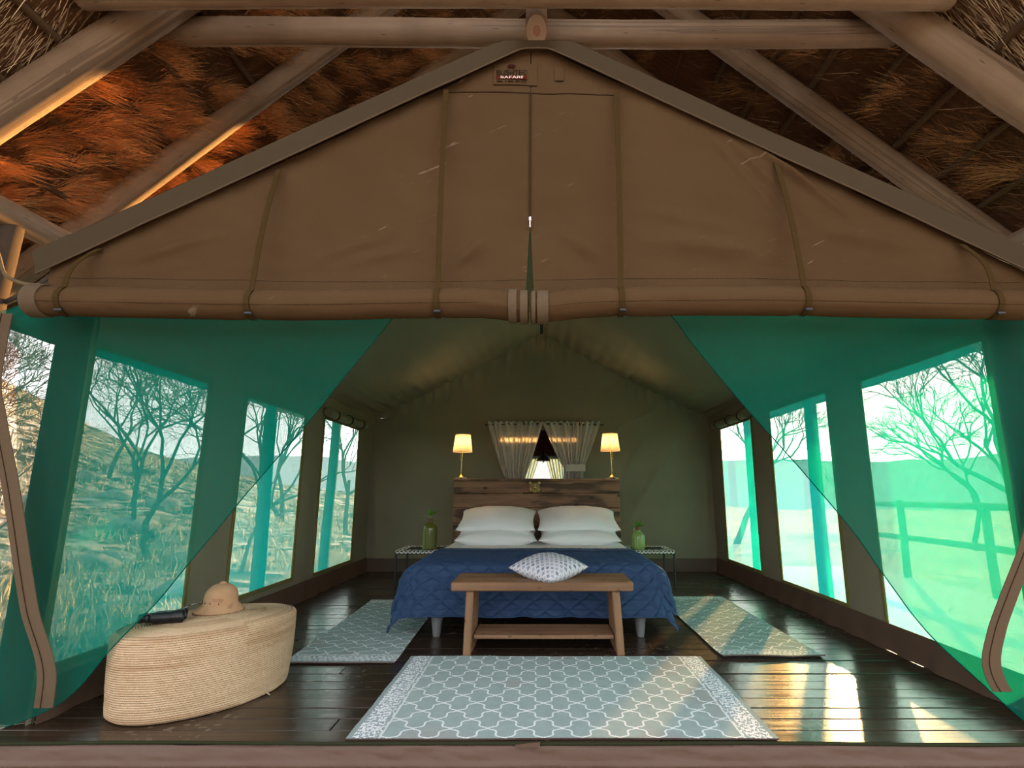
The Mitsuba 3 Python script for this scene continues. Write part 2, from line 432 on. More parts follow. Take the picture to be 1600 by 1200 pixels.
put('deck_floor', box((0, -0.2, -0.20), (8.6, 4.9, 0.02)), 'bark', label='weathered timber deck before the tent', kind='structure')
for k in range(40):
    put('deck_floor__board', box((0, -2.6 + 0.122 * k, -0.175), (8.6, 0.116, 0.03), 0.003), 'deck_wood')

# ---------------------------------------------------------------- canvas walls with windows
def panel(axis, at, us, vs, holes, disp, mat, key, label, top=None):
    """A canvas sheet in the plane axis = at, gridded at us (horizontal) and vs (vertical), cells in the holes left out."""
    U, V = np.meshgrid(us, vs, indexing='ij')
    nu, nv = len(us), len(vs)
    d = disp(U, V)
    P = np.stack([at + d, U, V], -1) if axis == 'x' else np.stack([U, at + d, V], -1)
    i, j = np.meshgrid(np.arange(nu - 1), np.arange(nv - 1), indexing='ij')
    cu, cv = (U[:-1, :-1] + U[1:, 1:]) / 2, (V[:-1, :-1] + V[1:, 1:]) / 2
    keep = np.ones_like(cu, bool)
    for (a, b, c, e) in holes:
        keep &= ~((cu > a) & (cu < b) & (cv > c) & (cv < e))
    q = np.stack([i * nv + j, (i + 1) * nv + j, (i + 1) * nv + j + 1, i * nv + j + 1], -1)[keep]
    return P.reshape(-1, 3), tri(q)


def lines(a, b, step, extra):
    x = sorted(set(np.round(np.concatenate([np.linspace(a, b, int((b - a) / step) + 2), extra]), 4)))
    out = [x[0]]
    for v in x[1:]:
        if v - out[-1] > 0.004:
            out.append(v)
        elif v in np.round(extra, 4):
            out[-1] = v
    return np.array(out)


WIN = {'left': [(2.48, 3.38, 0.21, 1.625), (3.83, 4.80, 0.225, 1.615), (5.245, 6.255, 0.195, 1.645)],
       'right': [(2.50, 3.52, 0.15, 1.665), (3.955, 4.98, 0.18, 1.675), (5.43, 6.385, 0.19, 1.665)]}
wn = 0
for side, sx in (('left', -1), ('right', 1)):
    hs = WIN[side]
    us = lines(2.455 if side == 'left' else 2.465, Y1 + 0.12, 0.055, np.array([e for h in hs for e in h[:2]]))
    vs = lines(0.0, EAVE + 0.06, 0.055, np.array([e for h in hs for e in h[2:]]))

    def disp(U, V, sx=sx):
        mask = np.ones_like(U)
        for (a, b, c, e) in WIN[side]:
            dd = np.maximum(np.maximum(a - U, U - b), np.maximum(c - V, V - e))
            mask *= np.clip(dd / 0.12, 0, 1)
        return -sx * mask * 0.03 * (nfbm(U * 2.4, V * 1.1, 0, 11 + sx) - 0.5) - sx * mask * 0.012 * (nfbm(U * 9, V * 2.0, 1, 3) - 0.5)
    put(f'wall_{side}', panel('x', sx * HALF, us, vs, hs, disp, None, None, None), 'canvas_inside', True,
        label=f'olive canvas side wall of the tent, on the {side}, with three netted windows', kind='structure')
    # skirting flap
    def skirt(U, V, sx=sx):
        w = nfbm(U * 5, V * 1.5, 0, 21 + sx) - 0.5
        return sx * (HALF - 0.012 - 0.035 * (1 - V) * (0.5 + 0.9 * w) - 0.008 * np.sin(U * 23) * (1 - V)), U, V * 0.16 + 0.002
    P, q, uv = grid(skirt, np.linspace(2.46, Y1, 180), np.linspace(0, 1, 9))
    put(f'baseboard_{side}', (P, tri(q)), 'skirt_brown', True, label=f'creased brown canvas mud flap at the foot of the {side} wall', kind='structure')
    for (a, b, c, e) in hs:
        wn += 1
        k = f'window_{wn}'
        tag(k, f"green netted tent window in the {side} wall, {('nearest the opening', 'middle of three', 'nearest the back wall')[(wn - 1) % 3]}", None, None, 'structure')
        x = sx * (HALF - 0.004)
        us2, vs2 = np.linspace(a, b, 16), np.linspace(c, e, 22)
        bow = lambda U, V, a=a, b=b, c=c, e=e: 0.012 * np.sin((U - a) / (b - a) * math.pi) * np.sin((V - c) / (e - c) * math.pi)
        P, q, uv = grid(lambda U, V: (sx * (HALF + 0.004 + bow(U, V)), U, V), us2, vs2)
        put(k + '__net', (P, tri(q)), 'net_window', True, uv=uv, label='green insect net')
        w = 0.03
        for (yy, zz, dy, dz) in (((a + b) / 2, c - w / 2 + 0.006, b - a + 2 * w, w), ((a + b) / 2, e + w / 2 - 0.006, b - a + 2 * w, w), (a - w / 2 + 0.006, (c + e) / 2, w, e - c), (b + w / 2 - 0.006, (c + e) / 2, w, e - c)):
            put(k + '__binding', box((x, yy, zz), (0.012, dy, dz), 0.003), 'canvas_olive', label='olive binding tape')
        if (wn - 1) % 3 < 2:
            continue
        # rolled-up blind over the window
        yy = np.linspace(a - 0.05, b + 0.05, 26)
        pts = np.stack([np.full_like(yy, sx * (HALF - 0.055)), yy, e + 0.055 - 0.012 * np.sin((yy - a) / (b - a) * math.pi) + 0.006 * (nfbm(yy * 5, 1, 0, wn) - 0.5)], 1)
        v, f, uv = tube(pts, 0.045 + 0.010 * (nfbm(yy * 7, 0, 0, wn + 30) - 0.5), 14)
        put(k + '__rolled_blind', (v, f), 'canvas_inside', 40, label='rolled canvas blind')
        for g in (0.12, 0.5, 0.88):
            yy0 = a + g * (b - a)
            an = np.linspace(0, 2 * math.pi, 20)
            put(k + '__rolled_blind__tie', ribbon(np.stack([sx * (HALF - 0.055) + 0.052 * np.cos(an), np.full_like(an, yy0), e + 0.047 + 0.052 * np.sin(an)], 1), (0, 1, 0), 0.022), 'canvas_seam')

# back wall with its window, and the gable above
BW = (-0.46, 0.50, 0.85, 1.70)


def folds(X, Z):
    d = 0.0
    for (x0, z0, x1, z1, w, amp) in ((1.75, 1.70, 1.05, 0.55, 0.035, 0.022), (1.35, 1.75, 0.95, 1.0, 0.03, 0.016), (1.95, 1.5, 1.35, 0.45, 0.04, 0.018), (1.15, 1.9, 0.75, 1.5, 0.025, 0.013),
                                     (-1.6, 1.9, -1.2, 1.5, 0.03, 0.012), (-1.2, 2.2, -1.0, 1.85, 0.03, 0.016), (-0.9, 2.35, -0.75, 2.0, 0.025, 0.013), (1.5, 2.0, 1.05, 1.75, 0.03, 0.016), (-2.08, 1.3, -2.0, 0.1, 0.03, 0.025), (2.05, 1.5, 2.0, 0.1, 0.03, 0.02)):
        ex, ez = x1 - x0, z1 - z0
        L = math.hypot(ex, ez)
        t = ((X - x0) * ex + (Z - z0) * ez) / L / L
        s = ((X - x0) * ez - (Z - z0) * ex) / L
        d = d + amp * np.exp(-(s / w) ** 2) * np.clip(1.3 - np.abs(2 * t - 1) * 1.2, 0, 1)
    return d


xs = lines(-HALF - 0.03, HALF + 0.05, 0.03, np.array(BW[:2]))
zs = lines(0.0, EAVE, 0.03, np.array(BW[2:]))
bdisp = lambda U, V: -folds(U, V) + 0.035 * (nfbm(U * 1.6, V * 1.6, 0, 17) - 0.5) + 0.01 * (nfbm(U * 7, V * 5, 3, 18) - 0.5)
Pa, fa = panel('y', Y1, xs, zs, [BW], bdisp, None, None, None)


def gable(U, V):
    top = RIDGE - (RIDGE - EAVE - 0.07) * np.abs(U) / (HALF + 0.05)
    Z = EAVE + (top - EAVE) * V
    edge = 0.02 * np.sin(U * 42 + 3 * np.sin(U * 5)) * np.clip(1 - (top - Z) / 0.35, 0, 1) * np.clip((top - EAVE) / 0.3, 0, 1)
    return U, Y1 + bdisp(U, Z) + edge, Z


P, q, uv = grid(gable, xs, np.linspace(0, 1, 36))
put('wall_back', cat([trimesh.Trimesh(Pa, fa, process=False), trimesh.Trimesh(P, tri(q), process=False)]), 'canvas_inside', 60, label='olive canvas back wall of the tent with a curtained window', kind='structure')
P, q, uv = grid(lambda U, V: (U, Y1 - 0.012 - 0.03 * (1 - V) * (0.5 + 0.9 * (nfbm(U * 5, V * 1.5, 0, 33) - 0.5)), V * 0.15 + 0.002), np.linspace(-HALF, HALF, 160), np.linspace(0, 1, 8))
put('baseboard_back', (P, tri(q)), 'skirt_brown', True, label='creased brown canvas mud flap at the foot of the back wall', kind='structure')

# canvas roof, ridge to eaves, slightly slack
for side, sx in (('left', -1), ('right', 1)):
    def roof(U, V, sx=sx):
        x = V * (HALF + 0.14)
        z = RIDGE - (RIDGE - EAVE) * V * (HALF + 0.14) / (HALF + 0.04)
        sag = 0.06 * np.sin(V * math.pi) * (0.6 + 0.4 * np.sin((U - Y0) / (Y1 - Y0) * math.pi))
        rip = 0.010 * np.sin(x * 46 + 2.0 * (nfbm(U * 1.2, V * 4, 0, 5 + sx))) * np.clip((U - 4.6) / 2.2, 0, 1) ** 1.5 + 0.02 * (nfbm(U * 1.1, x * 8, 0, 41 + sx) - 0.5)
        return sx * x, U, z - sag + rip
    P, q, uv = grid(roof, np.linspace(Y0 + 0.03, Y1 + 0.12, 90), np.linspace(0, 1, 110))
    put('ceiling', (P, tri(q)), 'canvas_inside', True, label=f'sloping canvas tent ceiling on the {side}', kind='structure')
P, q, uv = grid(lambda U, V: (V * 2.35, U, 3.72 - 0.5 * np.abs(V * 2.35) - 0.05 * np.sin(np.abs(V) * math.pi)), np.linspace(3.7, 6.95, 20), np.linspace(-1, 1, 41))
put('roof_fly_sheet', (P, tri(q)), 'canvas_outside', True, label='canvas fly sheet stretched over the tent roof under the thatch', kind='structure')
v, f, uv = tube([(0, Y0 + 0.05, RIDGE + 0.005), (0, Y1, RIDGE + 0.005)], 0.018, 10)
put('ridge_pole', (v, f), 'dark_iron', 40, label='dark ridge pole under the peak of the canvas ceiling', cat='tent pole')
# front jambs beside the opening
for side, sx in (('left', -1), ('right', 1)):
    P, q, uv = grid(lambda U, V: (sx * (HALF - 0.01 + 0.2 * U), 2.475 + 0.01 * np.sin(U * 9) + 0 * V, V * 1.9), np.linspace(0, 1, 12), np.linspace(0, 1, 20))
    put(f'wall_front_{side}', (P, tri(q)), 'canvas_grey', True, label=f'narrow grey canvas jamb at the {side} front corner of the tent', kind='structure')

# annex behind the back window
AY = 8.75
for key, m in (('wall_annex_rear', [box((-1.2, AY, 0.978), (1.6, 0.02, 1.975)), box((1.2, AY, 0.978), (1.6, 0.02, 1.975)), box((0, AY, 0.5), (0.82, 0.02, 1.0)), box((0, AY, 1.7125), (0.82, 0.02, 0.505))]),
               ('wall_annex_left', [box((-2.0, 7.79, 1.0), (0.02, 1.9, 2.0))]), ('wall_annex_right', [box((2.0, 7.79, 1.0), (0.02, 1.9, 2.0))]),
               ('ceiling_annex', [box((0, 7.80, 2.02), (4.0, 1.9, 0.02))]), ('floor_annex', [box((0, 7.80, -0.03), (4.0, 1.9, 0.02))])):
    put(key, cat(m), 'canvas_outside', label={'wall_annex_rear': 'brown canvas wall seen through the back window', 'wall_annex_left': 'canvas wall of the rear room, left', 'wall_annex_right': 'canvas wall of the rear room, right', 'ceiling_annex': 'canvas roof of the rear room', 'floor_annex': 'floor of the rear room'}[key], kind='structure')

# ---------------------------------------------------------------- canvas gable over the opening
CXG = -0.03
zin = lambda x: np.minimum(3.135 - 0.54 * np.abs(x - CXG), 3.10)
zout = lambda x: np.minimum(3.203 - 0.53 * np.abs(x - CXG), 3.112)
FY = 2.33
SLIT = -0.053


def flap_disp(X, Z):
    d = 0.05 * (nfbm(X * 1.1, Z * 1.4, 0, 51) - 0.5) + 0.03 * (nfbm(X * 4 + Z * 2, Z * 5 - X, 2, 52) - 0.5)
    for (x0, z0, x1, z1, w, amp) in ((1.35, 2.30, 0.95, 2.62, 0.02, 0.010), (1.25, 2.20, 0.85, 2.66, 0.02, 0.010), (1.5, 2.15, 1.02, 2.58, 0.02, 0.010), (1.15, 2.15, 0.75, 2.72, 0.02, 0.008),
                                     (-0.25, 2.1, -0.42, 1.95, 0.03, 0.012), (0.05, 2.15, 0.3, 1.98, 0.03, 0.012), (-0.9, 1.98, -0.6, 2.05, 0.03, 0.010), (0.42, 2.1, 1.1, 2.02, 0.05, 0.014),
                                     (0.45, 2.25, 0.95, 2.12, 0.04, 0.010), (-1.9, 1.98, -1.5, 2.12, 0.03, 0.010), (1.3, 2.15, 1.75, 2.05, 0.04, 0.012), (-1.05, 2.0, -0.7, 2.12, 0.03, 0.010)):
        ex, ez = x1 - x0, z1 - z0
        L = math.hypot(ex, ez)
        t = ((X - x0) * ex + (Z - z0) * ez) / L / L
        sd = ((X - x0) * ez - (Z - z0) * ex) / L
        d = d - 1.7 * amp * np.exp(-(sd / w) ** 2) * np.clip(1.4 - np.abs(2 * t - 1) * 1.2, 0, 1)
    return d


def gable_half(x0, x1, opening):
    def fn(U, V):
        x = x0 + (x1 - x0) * U
        bot = 1.83
        z = bot + (np.maximum(zin(x), bot + 0.01) + 0.02 - bot) * V
        if opening:
            g = np.clip((2.185 - z) / (2.185 - 1.83), 0, 1) * 0.017 + 0.0015
            near = np.clip(1 - np.abs(x - SLIT) / 0.25, 0, 1)
            x = x + opening * g * near
        return x, FY + flap_disp(x, z), z
    P, q, uv = grid(fn, np.linspace(0, 1, 130), np.linspace(0, 1, 70))
    return P, tri(q)


gf = name('canvas_gable')
tag(gf, 'brown canvas tent gable with zip and maker label above the rolled-up doors', 'tent gable')
put(gf + '__panel', gable_half(-2.25, SLIT, -1), 'canvas_outside', True)
put(gf + '__panel', gable_half(SLIT, 2.32, 1), 'canvas_outside', True)
for sx in (-1, 1):
    def val(U, V, sx=sx):
        x = CXG + sx * U * (2.36 if sx > 0 else 2.255)
        lo, hi = zin(x) - 0.004, zout(x) + 0.0
        z = lo + (hi - lo) * V
        return x, FY - 0.035 - 0.03 * V + 0.012 * (nfbm(x * 3, z * 2, 0, 61) - 0.5), z
    P, q, uv = grid(val, np.linspace(0, 1, 90), np.linspace(0, 1, 8))
    put(gf + '__valance', (P, tri(q)), 'canvas_grey', True, label='greyish sloping edge strip')
    pts = [(CXG + sx * u * (2.36 if sx > 0 else 2.255), FY - 0.036 + 0.010 * (nfbm(CXG + sx * u * (2.36 if sx > 0 else 2.255) * 3, 1, 0, 61) - 0.5), zin(CXG + sx * u * (2.36 if sx > 0 else 2.255)) - 0.004) for u in np.linspace(0, 1, 90)]
    v, f, uv = tube(pts, 0.0045, 6)
    put(gf + '__valance_hem', (v, f), 'canvas_hem', True, label='pale rolled hem')
    P, q, uv = grid(lambda U, V, sx=sx: (CXG + sx * U * (2.4 if sx > 0 else 2.255), FY - 0.065 + V * 0.14, zout(CXG + sx * U * (2.4 if sx > 0 else 2.255)) + 0.004 * np.sin(V * 3) + 0 * V), np.linspace(0, 1, 60), np.linspace(0, 1, 5))
    put(gf + '__roof_edge', (P, tri(q)), 'canvas_grey', True)
# seams, zip and patches
def on_flap(x, z, lift=0.004):
    x, z = np.broadcast_arrays(np.asarray(x, float), np.asarray(z, float))
    return np.stack([x, FY + flap_disp(x, z) - lift, z], -1)


v, f, uv = tube(on_flap(np.linspace(-0.46, 0.36, 50), 2.885 - 0.02 * np.linspace(0, 1, 50), 0.001), 0.003, 6)
put(gf + '__seam', (v, f), 'canvas_seam', True)
for a, b in ((-2.2, SLIT - 0.02), (SLIT + 0.02, 2.2)):
    xx = np.linspace(a, b, 90)
    v, f, uv = tube(on_flap(xx, 1.895 + 0.008 * np.sin(xx * 2.3), -0.001), 0.0018, 6)
    put(gf + '__seam', (v, f), 'canvas_seam', True)
zz = np.linspace(2.19, 2.875, 40)
put(gf + '__zip', ribbon(on_flap(np.full(40, SLIT - 0.001), zz, 0.004), (1, 0, 0), 0.010, 0.002), 'canvas_seam', label='dark closed zip')
put(gf + '__zip__slider', cat([box((SLIT, FY - 0.012, 2.192), (0.014, 0.012, 0.022), 0.003), box((SLIT, FY - 0.014, 2.165), (0.008, 0.006, 0.034), 0.002)]), 'steel', label='shiny zip pull')
for (x0, x1, z0, z1, mat_) in ((-0.236, -0.022, 2.915, 3.038, 'canvas_outside'), (0.065, 0.112, 2.945, 3.02, 'canvas_outside')):
    P, q, uv = grid(lambda U, V: (U, on_flap(U, V)[..., 1] - 0.002, V), np.linspace(x0, x1, 14), np.linspace(z0, z1, 10))
    k = put(gf + '__patch', (P, tri(q)), mat_, True)
    put(k + '__stitching', tube(on_flap([x0, x1], [z0, z0], 0.005), 0.0014, 5)[:2], 'canvas_seam')


def lettering(text, x0, x1, z, h, key, mat_, bold=False):
    m = meshkit.text_mesh(text, h, 0.0012, bold)
    w = m.bounds[1][0] - m.bounds[0][0]
    m.apply_translation([-m.bounds[0][0], 0, 0])
    m.apply_scale([(x1 - x0) / w, 1, 1])
    m.apply_transform(R((1, 0, 0), 90))
    m.apply_translation([x0, float(on_flap((x0 + x1) / 2, z)[1]) - 0.006, z])
    put(key, m, mat_)


lab = gf + '__patch'
lettering('BUSHTEC', -0.222, -0.072, 2.965, 0.029, gf + '__patch__lettering', 'label_black', False)
yb = float(on_flap(-0.147, 2.95)[1]) - 0.0062
put(gf + '__patch__band', box((-0.147, yb, 2.9515), (0.152, 0.001, 0.0185)), 'label_red', label='dark red band')
lettering('SAFARI', -0.203, -0.09, 2.9455, 0.0125, gf + '__patch__lettering', 'label_white', True)
lettering_y = yb
put(gf + '__patch__small_print', cat([box((x, yb, 2.930), (w, 0.001, 0.0045)) for x, w in ((-0.206, 0.028), (-0.176, 0.006), (-0.152, 0.026), (-0.118, 0.02), (-0.098, 0.007), (-0.083, 0.018))]), 'label_black', label='line of tiny dark print')
from shapely.geometry import Polygon
ele = Polygon([(0, 0), (0.004, 0), (0.005, 0.009), (0.013, 0.010), (0.014, 0), (0.018, 0), (0.0185, 0.010), (0.024, 0.011), (0.025, 0), (0.029, 0), (0.030, 0.013), (0.034, 0.011), (0.0345, 0.003), (0.0365, 0.003), (0.037, 0.013),
               (0.035, 0.020), (0.031, 0.0235), (0.026, 0.023), (0.022, 0.0225), (0.014, 0.025), (0.005, 0.0225), (0.001, 0.018), (-0.002, 0.008), (-0.001, 0.006), (0.0005, 0.012)])
m = trimesh.creation.extrude_polygon(ele, 0.001, engine='earcut')
m.apply_transform(R((1, 0, 0), 90))
m.apply_translation([-0.166, yb, 3.001])
put(gf + '__patch__emblem', m, 'label_brown', label='dark red elephant emblem')

# rolled-up doors under the gable, with their straps
STR = [((-2.028, 2.040), (-2.067,)), ((-1.244, 2.44), (-1.255,)), ((-0.466, 2.872), (-0.450,)), ((0.366, 2.872), (0.344,)), ((1.112, 2.487), (1.138,)), ((1.929, 2.062), (1.956,))]
ROLL_Y, ROLL_R = 2.245, 0.066


def roll_z(x):
    return 1.757 - 0.024 * np.exp(-((x + 0.03) / 0.16) ** 2) + 0.012 * np.sin(x * 1.9 + 0.4) * np.clip(np.abs(x), 0, 1)


for n, (a, b) in enumerate(((-2.225, -0.056), (-0.046, 2.32))):
    k = name('rolled_door')
    tag(k, ('left', 'right')[n] + ' half of the brown canvas tent door, rolled up and strapped under the gable', 'rolled door')
    xx = np.linspace(a, b, 220)
    strapx = np.array([s[1][0] for s in STR])
    pinch = sum(np.exp(-((xx - s) / 0.035) ** 2) for s in strapx)
    ang = np.linspace(0, 2 * math.pi, 36, endpoint=False)
    A, X = np.meshgrid(ang, xx)
    rr = ROLL_R * (1 - 0.09 * pinch[:, None]) + 0.004 * (nfbm(X * 6, np.cos(A) * 2, np.sin(A) * 2, 71 + n) - 0.5) * 2 + 0.003 * np.exp(-((A - 3.5 - 0.15 * np.sin(X)) / 0.05) ** 2)
    V3 = np.stack([X, ROLL_Y + rr * np.cos(A), roll_z(X) + rr * np.sin(A)], -1)
    i, j = np.meshgrid(np.arange(len(xx) - 1), np.arange(36), indexing='ij')
    q = np.stack([i * 36 + j, (i + 1) * 36 + j, (i + 1) * 36 + (j + 1) % 36, i * 36 + (j + 1) % 36], -1).reshape(-1, 4)
    nv = V3.size // 3
    vv = np.vstack([V3.reshape(-1, 3), [[a, ROLL_Y, roll_z(a)], [b, ROLL_Y, roll_z(b)]]])
    jj = np.arange(36)
    f = np.vstack([tri(q), np.stack([jj, (jj + 1) % 36, jj * 0 + nv], 1), np.stack([nv - 36 + (jj + 1) % 36, nv - 36 + jj, jj * 0 + nv + 1], 1)])
    put(k + '__roll', (vv, f), 'canvas_outside', 50)
    sm = [(x, ROLL_Y + (ROLL_R + 0.0015) * math.cos(3.45), roll_z(x) + (ROLL_R + 0.0015) * math.sin(3.45)) for x in np.linspace(a + 0.02, b - 0.02, 120)]
    put(k + '__seam', tube(sm, 0.0008, 5)[:2], 'canvas_seam', True)
    for (e0, e1) in (((b - 0.085, b - 0.05), (b - 0.035, b - 0.004)) if n == 0 else ((a + 0.004, a + 0.02), (a + 0.028, a + 0.075))):
        an = np.linspace(0, 2 * math.pi, 40)
        xm = (e0 + e1) / 2
        put(k + '__end_band', ribbon(np.stack([np.full(40, xm), ROLL_Y + (ROLL_R + 0.005) * np.cos(an), roll_z(xm) + (ROLL_R + 0.005) * np.sin(an)], 1), (1, 0, 0), e1 - e0, 0.003), 'canvas_hem', label='pale canvas end band')
    if n == 0:
        an = np.linspace(0, 2 * math.pi, 40)
        put(k + '__end_band', ribbon(np.stack([np.full(40, a + 0.04), ROLL_Y + (ROLL_R + 0.004) * np.cos(an), roll_z(a) + (ROLL_R + 0.004) * np.sin(an)], 1), (1, 0, 0), 0.07, 0.003), 'canvas_hem', label='pale canvas end band')
    for (tx, tz), (bx,) in (STR[:3] if n == 0 else STR[3:]):
        zb = float(roll_z(bx))
        an = np.linspace(math.radians(118), math.radians(292), 18)
        rr = ROLL_R * 0.93 + 0.004
        top = np.array([tx, FY - 0.02, tz])
        arc = np.stack([np.full(18, bx), ROLL_Y + rr * np.cos(an), zb + rr * np.sin(an)], 1)
        t = np.linspace(0, 1, 30)[:-1, None]
        st = top * (1 - t) + arc[0] * t
        st[:, 1] -= 0.02 * np.sin(t[:, 0] * math.pi)
        if abs(tx) > 1.9:
            st[:, 0] += np.sign(tx) * 0.02 * np.sin(t[:, 0] * math.pi)
        put(k + '__strap', ribbon(np.vstack([st, arc]), (1, 0, 0.0), 0.024, 0.0016), 'webbing', 60, label='olive webbing strap')
        put(k + '__strap__buckle', box((bx + 0.004, ROLL_Y - 0.045, zb - 0.053), (0.032, 0.016, 0.014), 0.004), 'dark_iron', label='dark buckle')

# ---------------------------------------------------------------- green net doors drawn aside
def net_door(sx, edge, outer, seed, key, label):
    oz = np.array(outer)
    """edge: (z, x) pairs of the free edge."""
    e = np.array(edge)
    o = np.argsort(e[:, 0])
    from scipy.interpolate import PchipInterpolator
    fx = PchipInterpolator(e[o, 0], e[o, 1])
    z0, z1 = e[o[0], 0], e[o[-1], 0]

    def fn(U, V):
        z = z0 + (z1 - z0) * V
        xe = fx(z)
        x = xe + (np.interp(z, oz[:, 0], oz[:, 1]) - xe) * U
        top = np.minimum(zin(x) - 0.03, 3.0)
        hem = 0.012 + 0.03 * (1 + np.sin(x * 5)) * 0.5
        y = 2.425 + 0.035 * np.sin(x * 6.0 - z * 3.5 * sx + seed) * np.clip(U * 3, 0.15, 1) * 0.6 + 0.03 * (nfbm(x * 2.5, z * 2.2, 0, seed) - 0.5) + 0.014 * (nfbm(x * 8, z * 4, 1, seed + 1) - 0.5)
        z = np.maximum(np.minimum(z, top), 0.006 + 0 * hem)
        y = y - 0.03 * np.exp(-((z - 1.72) / 0.05) ** 2) * (0.5 + 0.5 * np.sin(x * 9 + seed))
        return x, y, z
    P, q, uv = grid(fn, np.linspace(0, 1, 110), np.linspace(0, 1, 150))
    uv = np.stack([P[:, 0] + 0.3 * P[:, 2] * sx * -1, P[:, 2]], 1)
    put(key, (P, tri(q)), 'net_green', True, uv=uv)
    tag(key, label, 'net curtain', None)
    ed = np.stack([fx(np.linspace(z0, z1, 120)), np.zeros(120), np.linspace(z0, z1, 120)], 1)
    ed[:, 1] = fn(np.zeros((1, 1)), np.linspace(0, 1, 120)[None])[1][0]
    put(key + '__edge_cord', tube(ed, 0.0022, 6)[:2], 'net_binding', True, label='stitched green edge')


LE = [(0.008, -2.18), (0.102, -1.962), (0.30, -1.80), (0.50, -1.625), (0.727, -1.455), (1.25, -1.06), (1.752, -0.690), (2.60, -0.06)]
RE = [(0.012, 1.99), (0.07, 1.925), (0.174, 1.815), (0.381, 1.608), (0.807, 1.332), (1.308, 0.935), (1.752, 0.601), (2.55, 0.02)]
net_door(-1, LE, [(0, -2.75), (0.55, -2.65), (0.85, -2.31), (1.42, -2.42), (1.58, -2.41), (1.70, -2.55), (2.6, -2.7)], 81, 'net_curtain', 'green mesh tent door swept aside behind the woven ottoman')
net_door(1, RE, [(0, 2.75), (2.6, 2.75)], 91, 'net_curtain_001', 'green mesh tent door swept aside, the sunlit one on the opening\'s bright right side')
for key, pts in (('net_curtain', [(-2.47, 2.375, 1.75), (-2.46, 2.37, 1.45), (-2.40, 2.368, 1.27), (-2.283, 2.365, 0.969), (-2.11, 2.362, 0.477), (-1.985, 2.36, 0.175), (-1.99, 2.368, 0.10)]),
                 ('net_curtain_001', [(2.30, 2.38, 1.55), (2.19, 2.375, 1.05), (2.065, 2.37, 0.744), (1.932, 2.366, 0.514), (1.859, 2.364, 0.379), (1.819, 2.362, 0.258), (1.85, 2.365, 0.16)])):
    p = spline(pts, 60)
    put(key + '__canvas_hem', ribbon(p, (1, 0, 0), 0.076, 0.002), 'canvas_hem', 60, label='grey-brown canvas hem strip')
    put(key + '__canvas_hem__stitching', tube(p + [-0.01, -0.004, 0], 0.0015, 5)[:2], 'canvas_seam', True)
# ---------------------------------------------------------------- thatched shelter
ROOF_X, ROOF_A, ROOF_K = -0.08, 5.10, 0.90      # underside of the rafters: z = A - K * |x - X|
NRM = math.sqrt(1 + ROOF_K ** 2)
RAFT = 0.082


def pole(p0, p1, r0, r1, bend, seed, n=28, sides=14):
    p0, p1 = np.array(p0, float), np.array(p1, float)
    t = np.linspace(0, 1, n)[:, None]
    p = p0 * (1 - t) + p1 * t
    d = (p1 - p0) / np.linalg.norm(p1 - p0)
    a = np.cross(d, [0.3, 0.5, 0.81])
    a /= np.linalg.norm(a)
    p = p + a * bend * np.sin(t * math.pi * 1.3 + seed) + np.cross(d, a) * bend * 0.7 * np.sin(t * math.pi * 2 + 2 * seed)
    L = np.linalg.norm(p1 - p0) * t[:, 0]
    r = (r0 + (r1 - r0) * t[:, 0]) * (1 + 0.10 * (nfbm(L * 2.5, seed * 3.1, 0, int(seed * 7)) - 0.5))
    v, f, uv = tube(p, r, sides)
    v = v + 0.006 * (meshkit.fbm(v * 7, 3, int(seed * 5))[:, None] - 0.5) * np.sign(v - v.mean(0)) * 0.5
    uv = uv + [seed * 3.7, 0]
    return v, f, uv


def roof_pt(x, y, h):
    """A point h above the rafters' underside, measured square to the roof."""
    sx = 1 if x > ROOF_X else -1
    return np.array([x + sx * h * ROOF_K / NRM, y, ROOF_A - ROOF_K * abs(x - ROOF_X) + h / NRM])


for n, (y, nm) in enumerate(((2.43, 'front truss'), (3.22, 'second truss'), (4.0, 'third truss'))):
    for sx, side in ((-1, 'left'), (1, 'right')):
        x0, x1 = ROOF_X + sx * 0.02, ROOF_X + sx * 3.45
        c = RAFT
        a, b = roof_pt(x0, y, c), roof_pt(x1, y, c)
        v, f, uv = pole(a, b, c * 0.9 if n else c, c * 0.98 if n else c * 1.25, 0.012, 1 + n * 2 + (sx > 0))
        lit = {(0, 'left'): 'thick grey rafter pole nearest on the left, its underside caught by orange sun', (0, 'right'): 'thick grey rafter pole with a long crack, nearest on the right',
               (1, 'left'): 'weathered rafter pole running behind the gable on the left, lower edge sunlit', (1, 'right'): 'weathered rafter pole running down behind the gable on the right',
               (2, 'left'): 'rafter pole of the third truss, hidden on the left behind the gable', (2, 'right'): 'short visible length of rafter pole just right of the gable peak'}[(n, side)]
        put('rafter_pole', (v, f), 'pole_wood', True, uv=uv, label=lit, cat='roof pole')
for y, z, x0, x1, lb in ((2.235, 3.352, -2.26, 2.02, 'round tie beam cut off by the top of the picture'), (2.635, 3.508, -2.38, 2.14, 'full round tie beam across the top, above the gable peak')):
    v, f, uv = pole((x0, y, z), (x1, y, z + 0.012), 0.076, 0.072, 0.010, y * 3)
    put('tie_beam', (v, f), 'pole_wood', True, uv=uv, label=lb, cat='roof pole')
v, f, uv = tube([(-0.026, 2.41, 3.31), (-0.026, 2.415, 3.6), (-0.026, 2.43, 4.9)], 0.056, 24)
low = np.abs(v[:, 2] - 3.31) < 0.1
v[low, 2] -= 0.9 * (v[low, 1] - 2.41)
put('king_post', (v, f), 'pole_wood', 40, label='short upright post ending in a sawn round face at the centre of the tie beam', cat='roof pole')
m = lathe([(0, -0.002), (0.03, -0.002), (0.053, 0.0), (0.054, 0.004), (0, 0.006)], 28)
m.apply_scale([1, 1.32, 1])
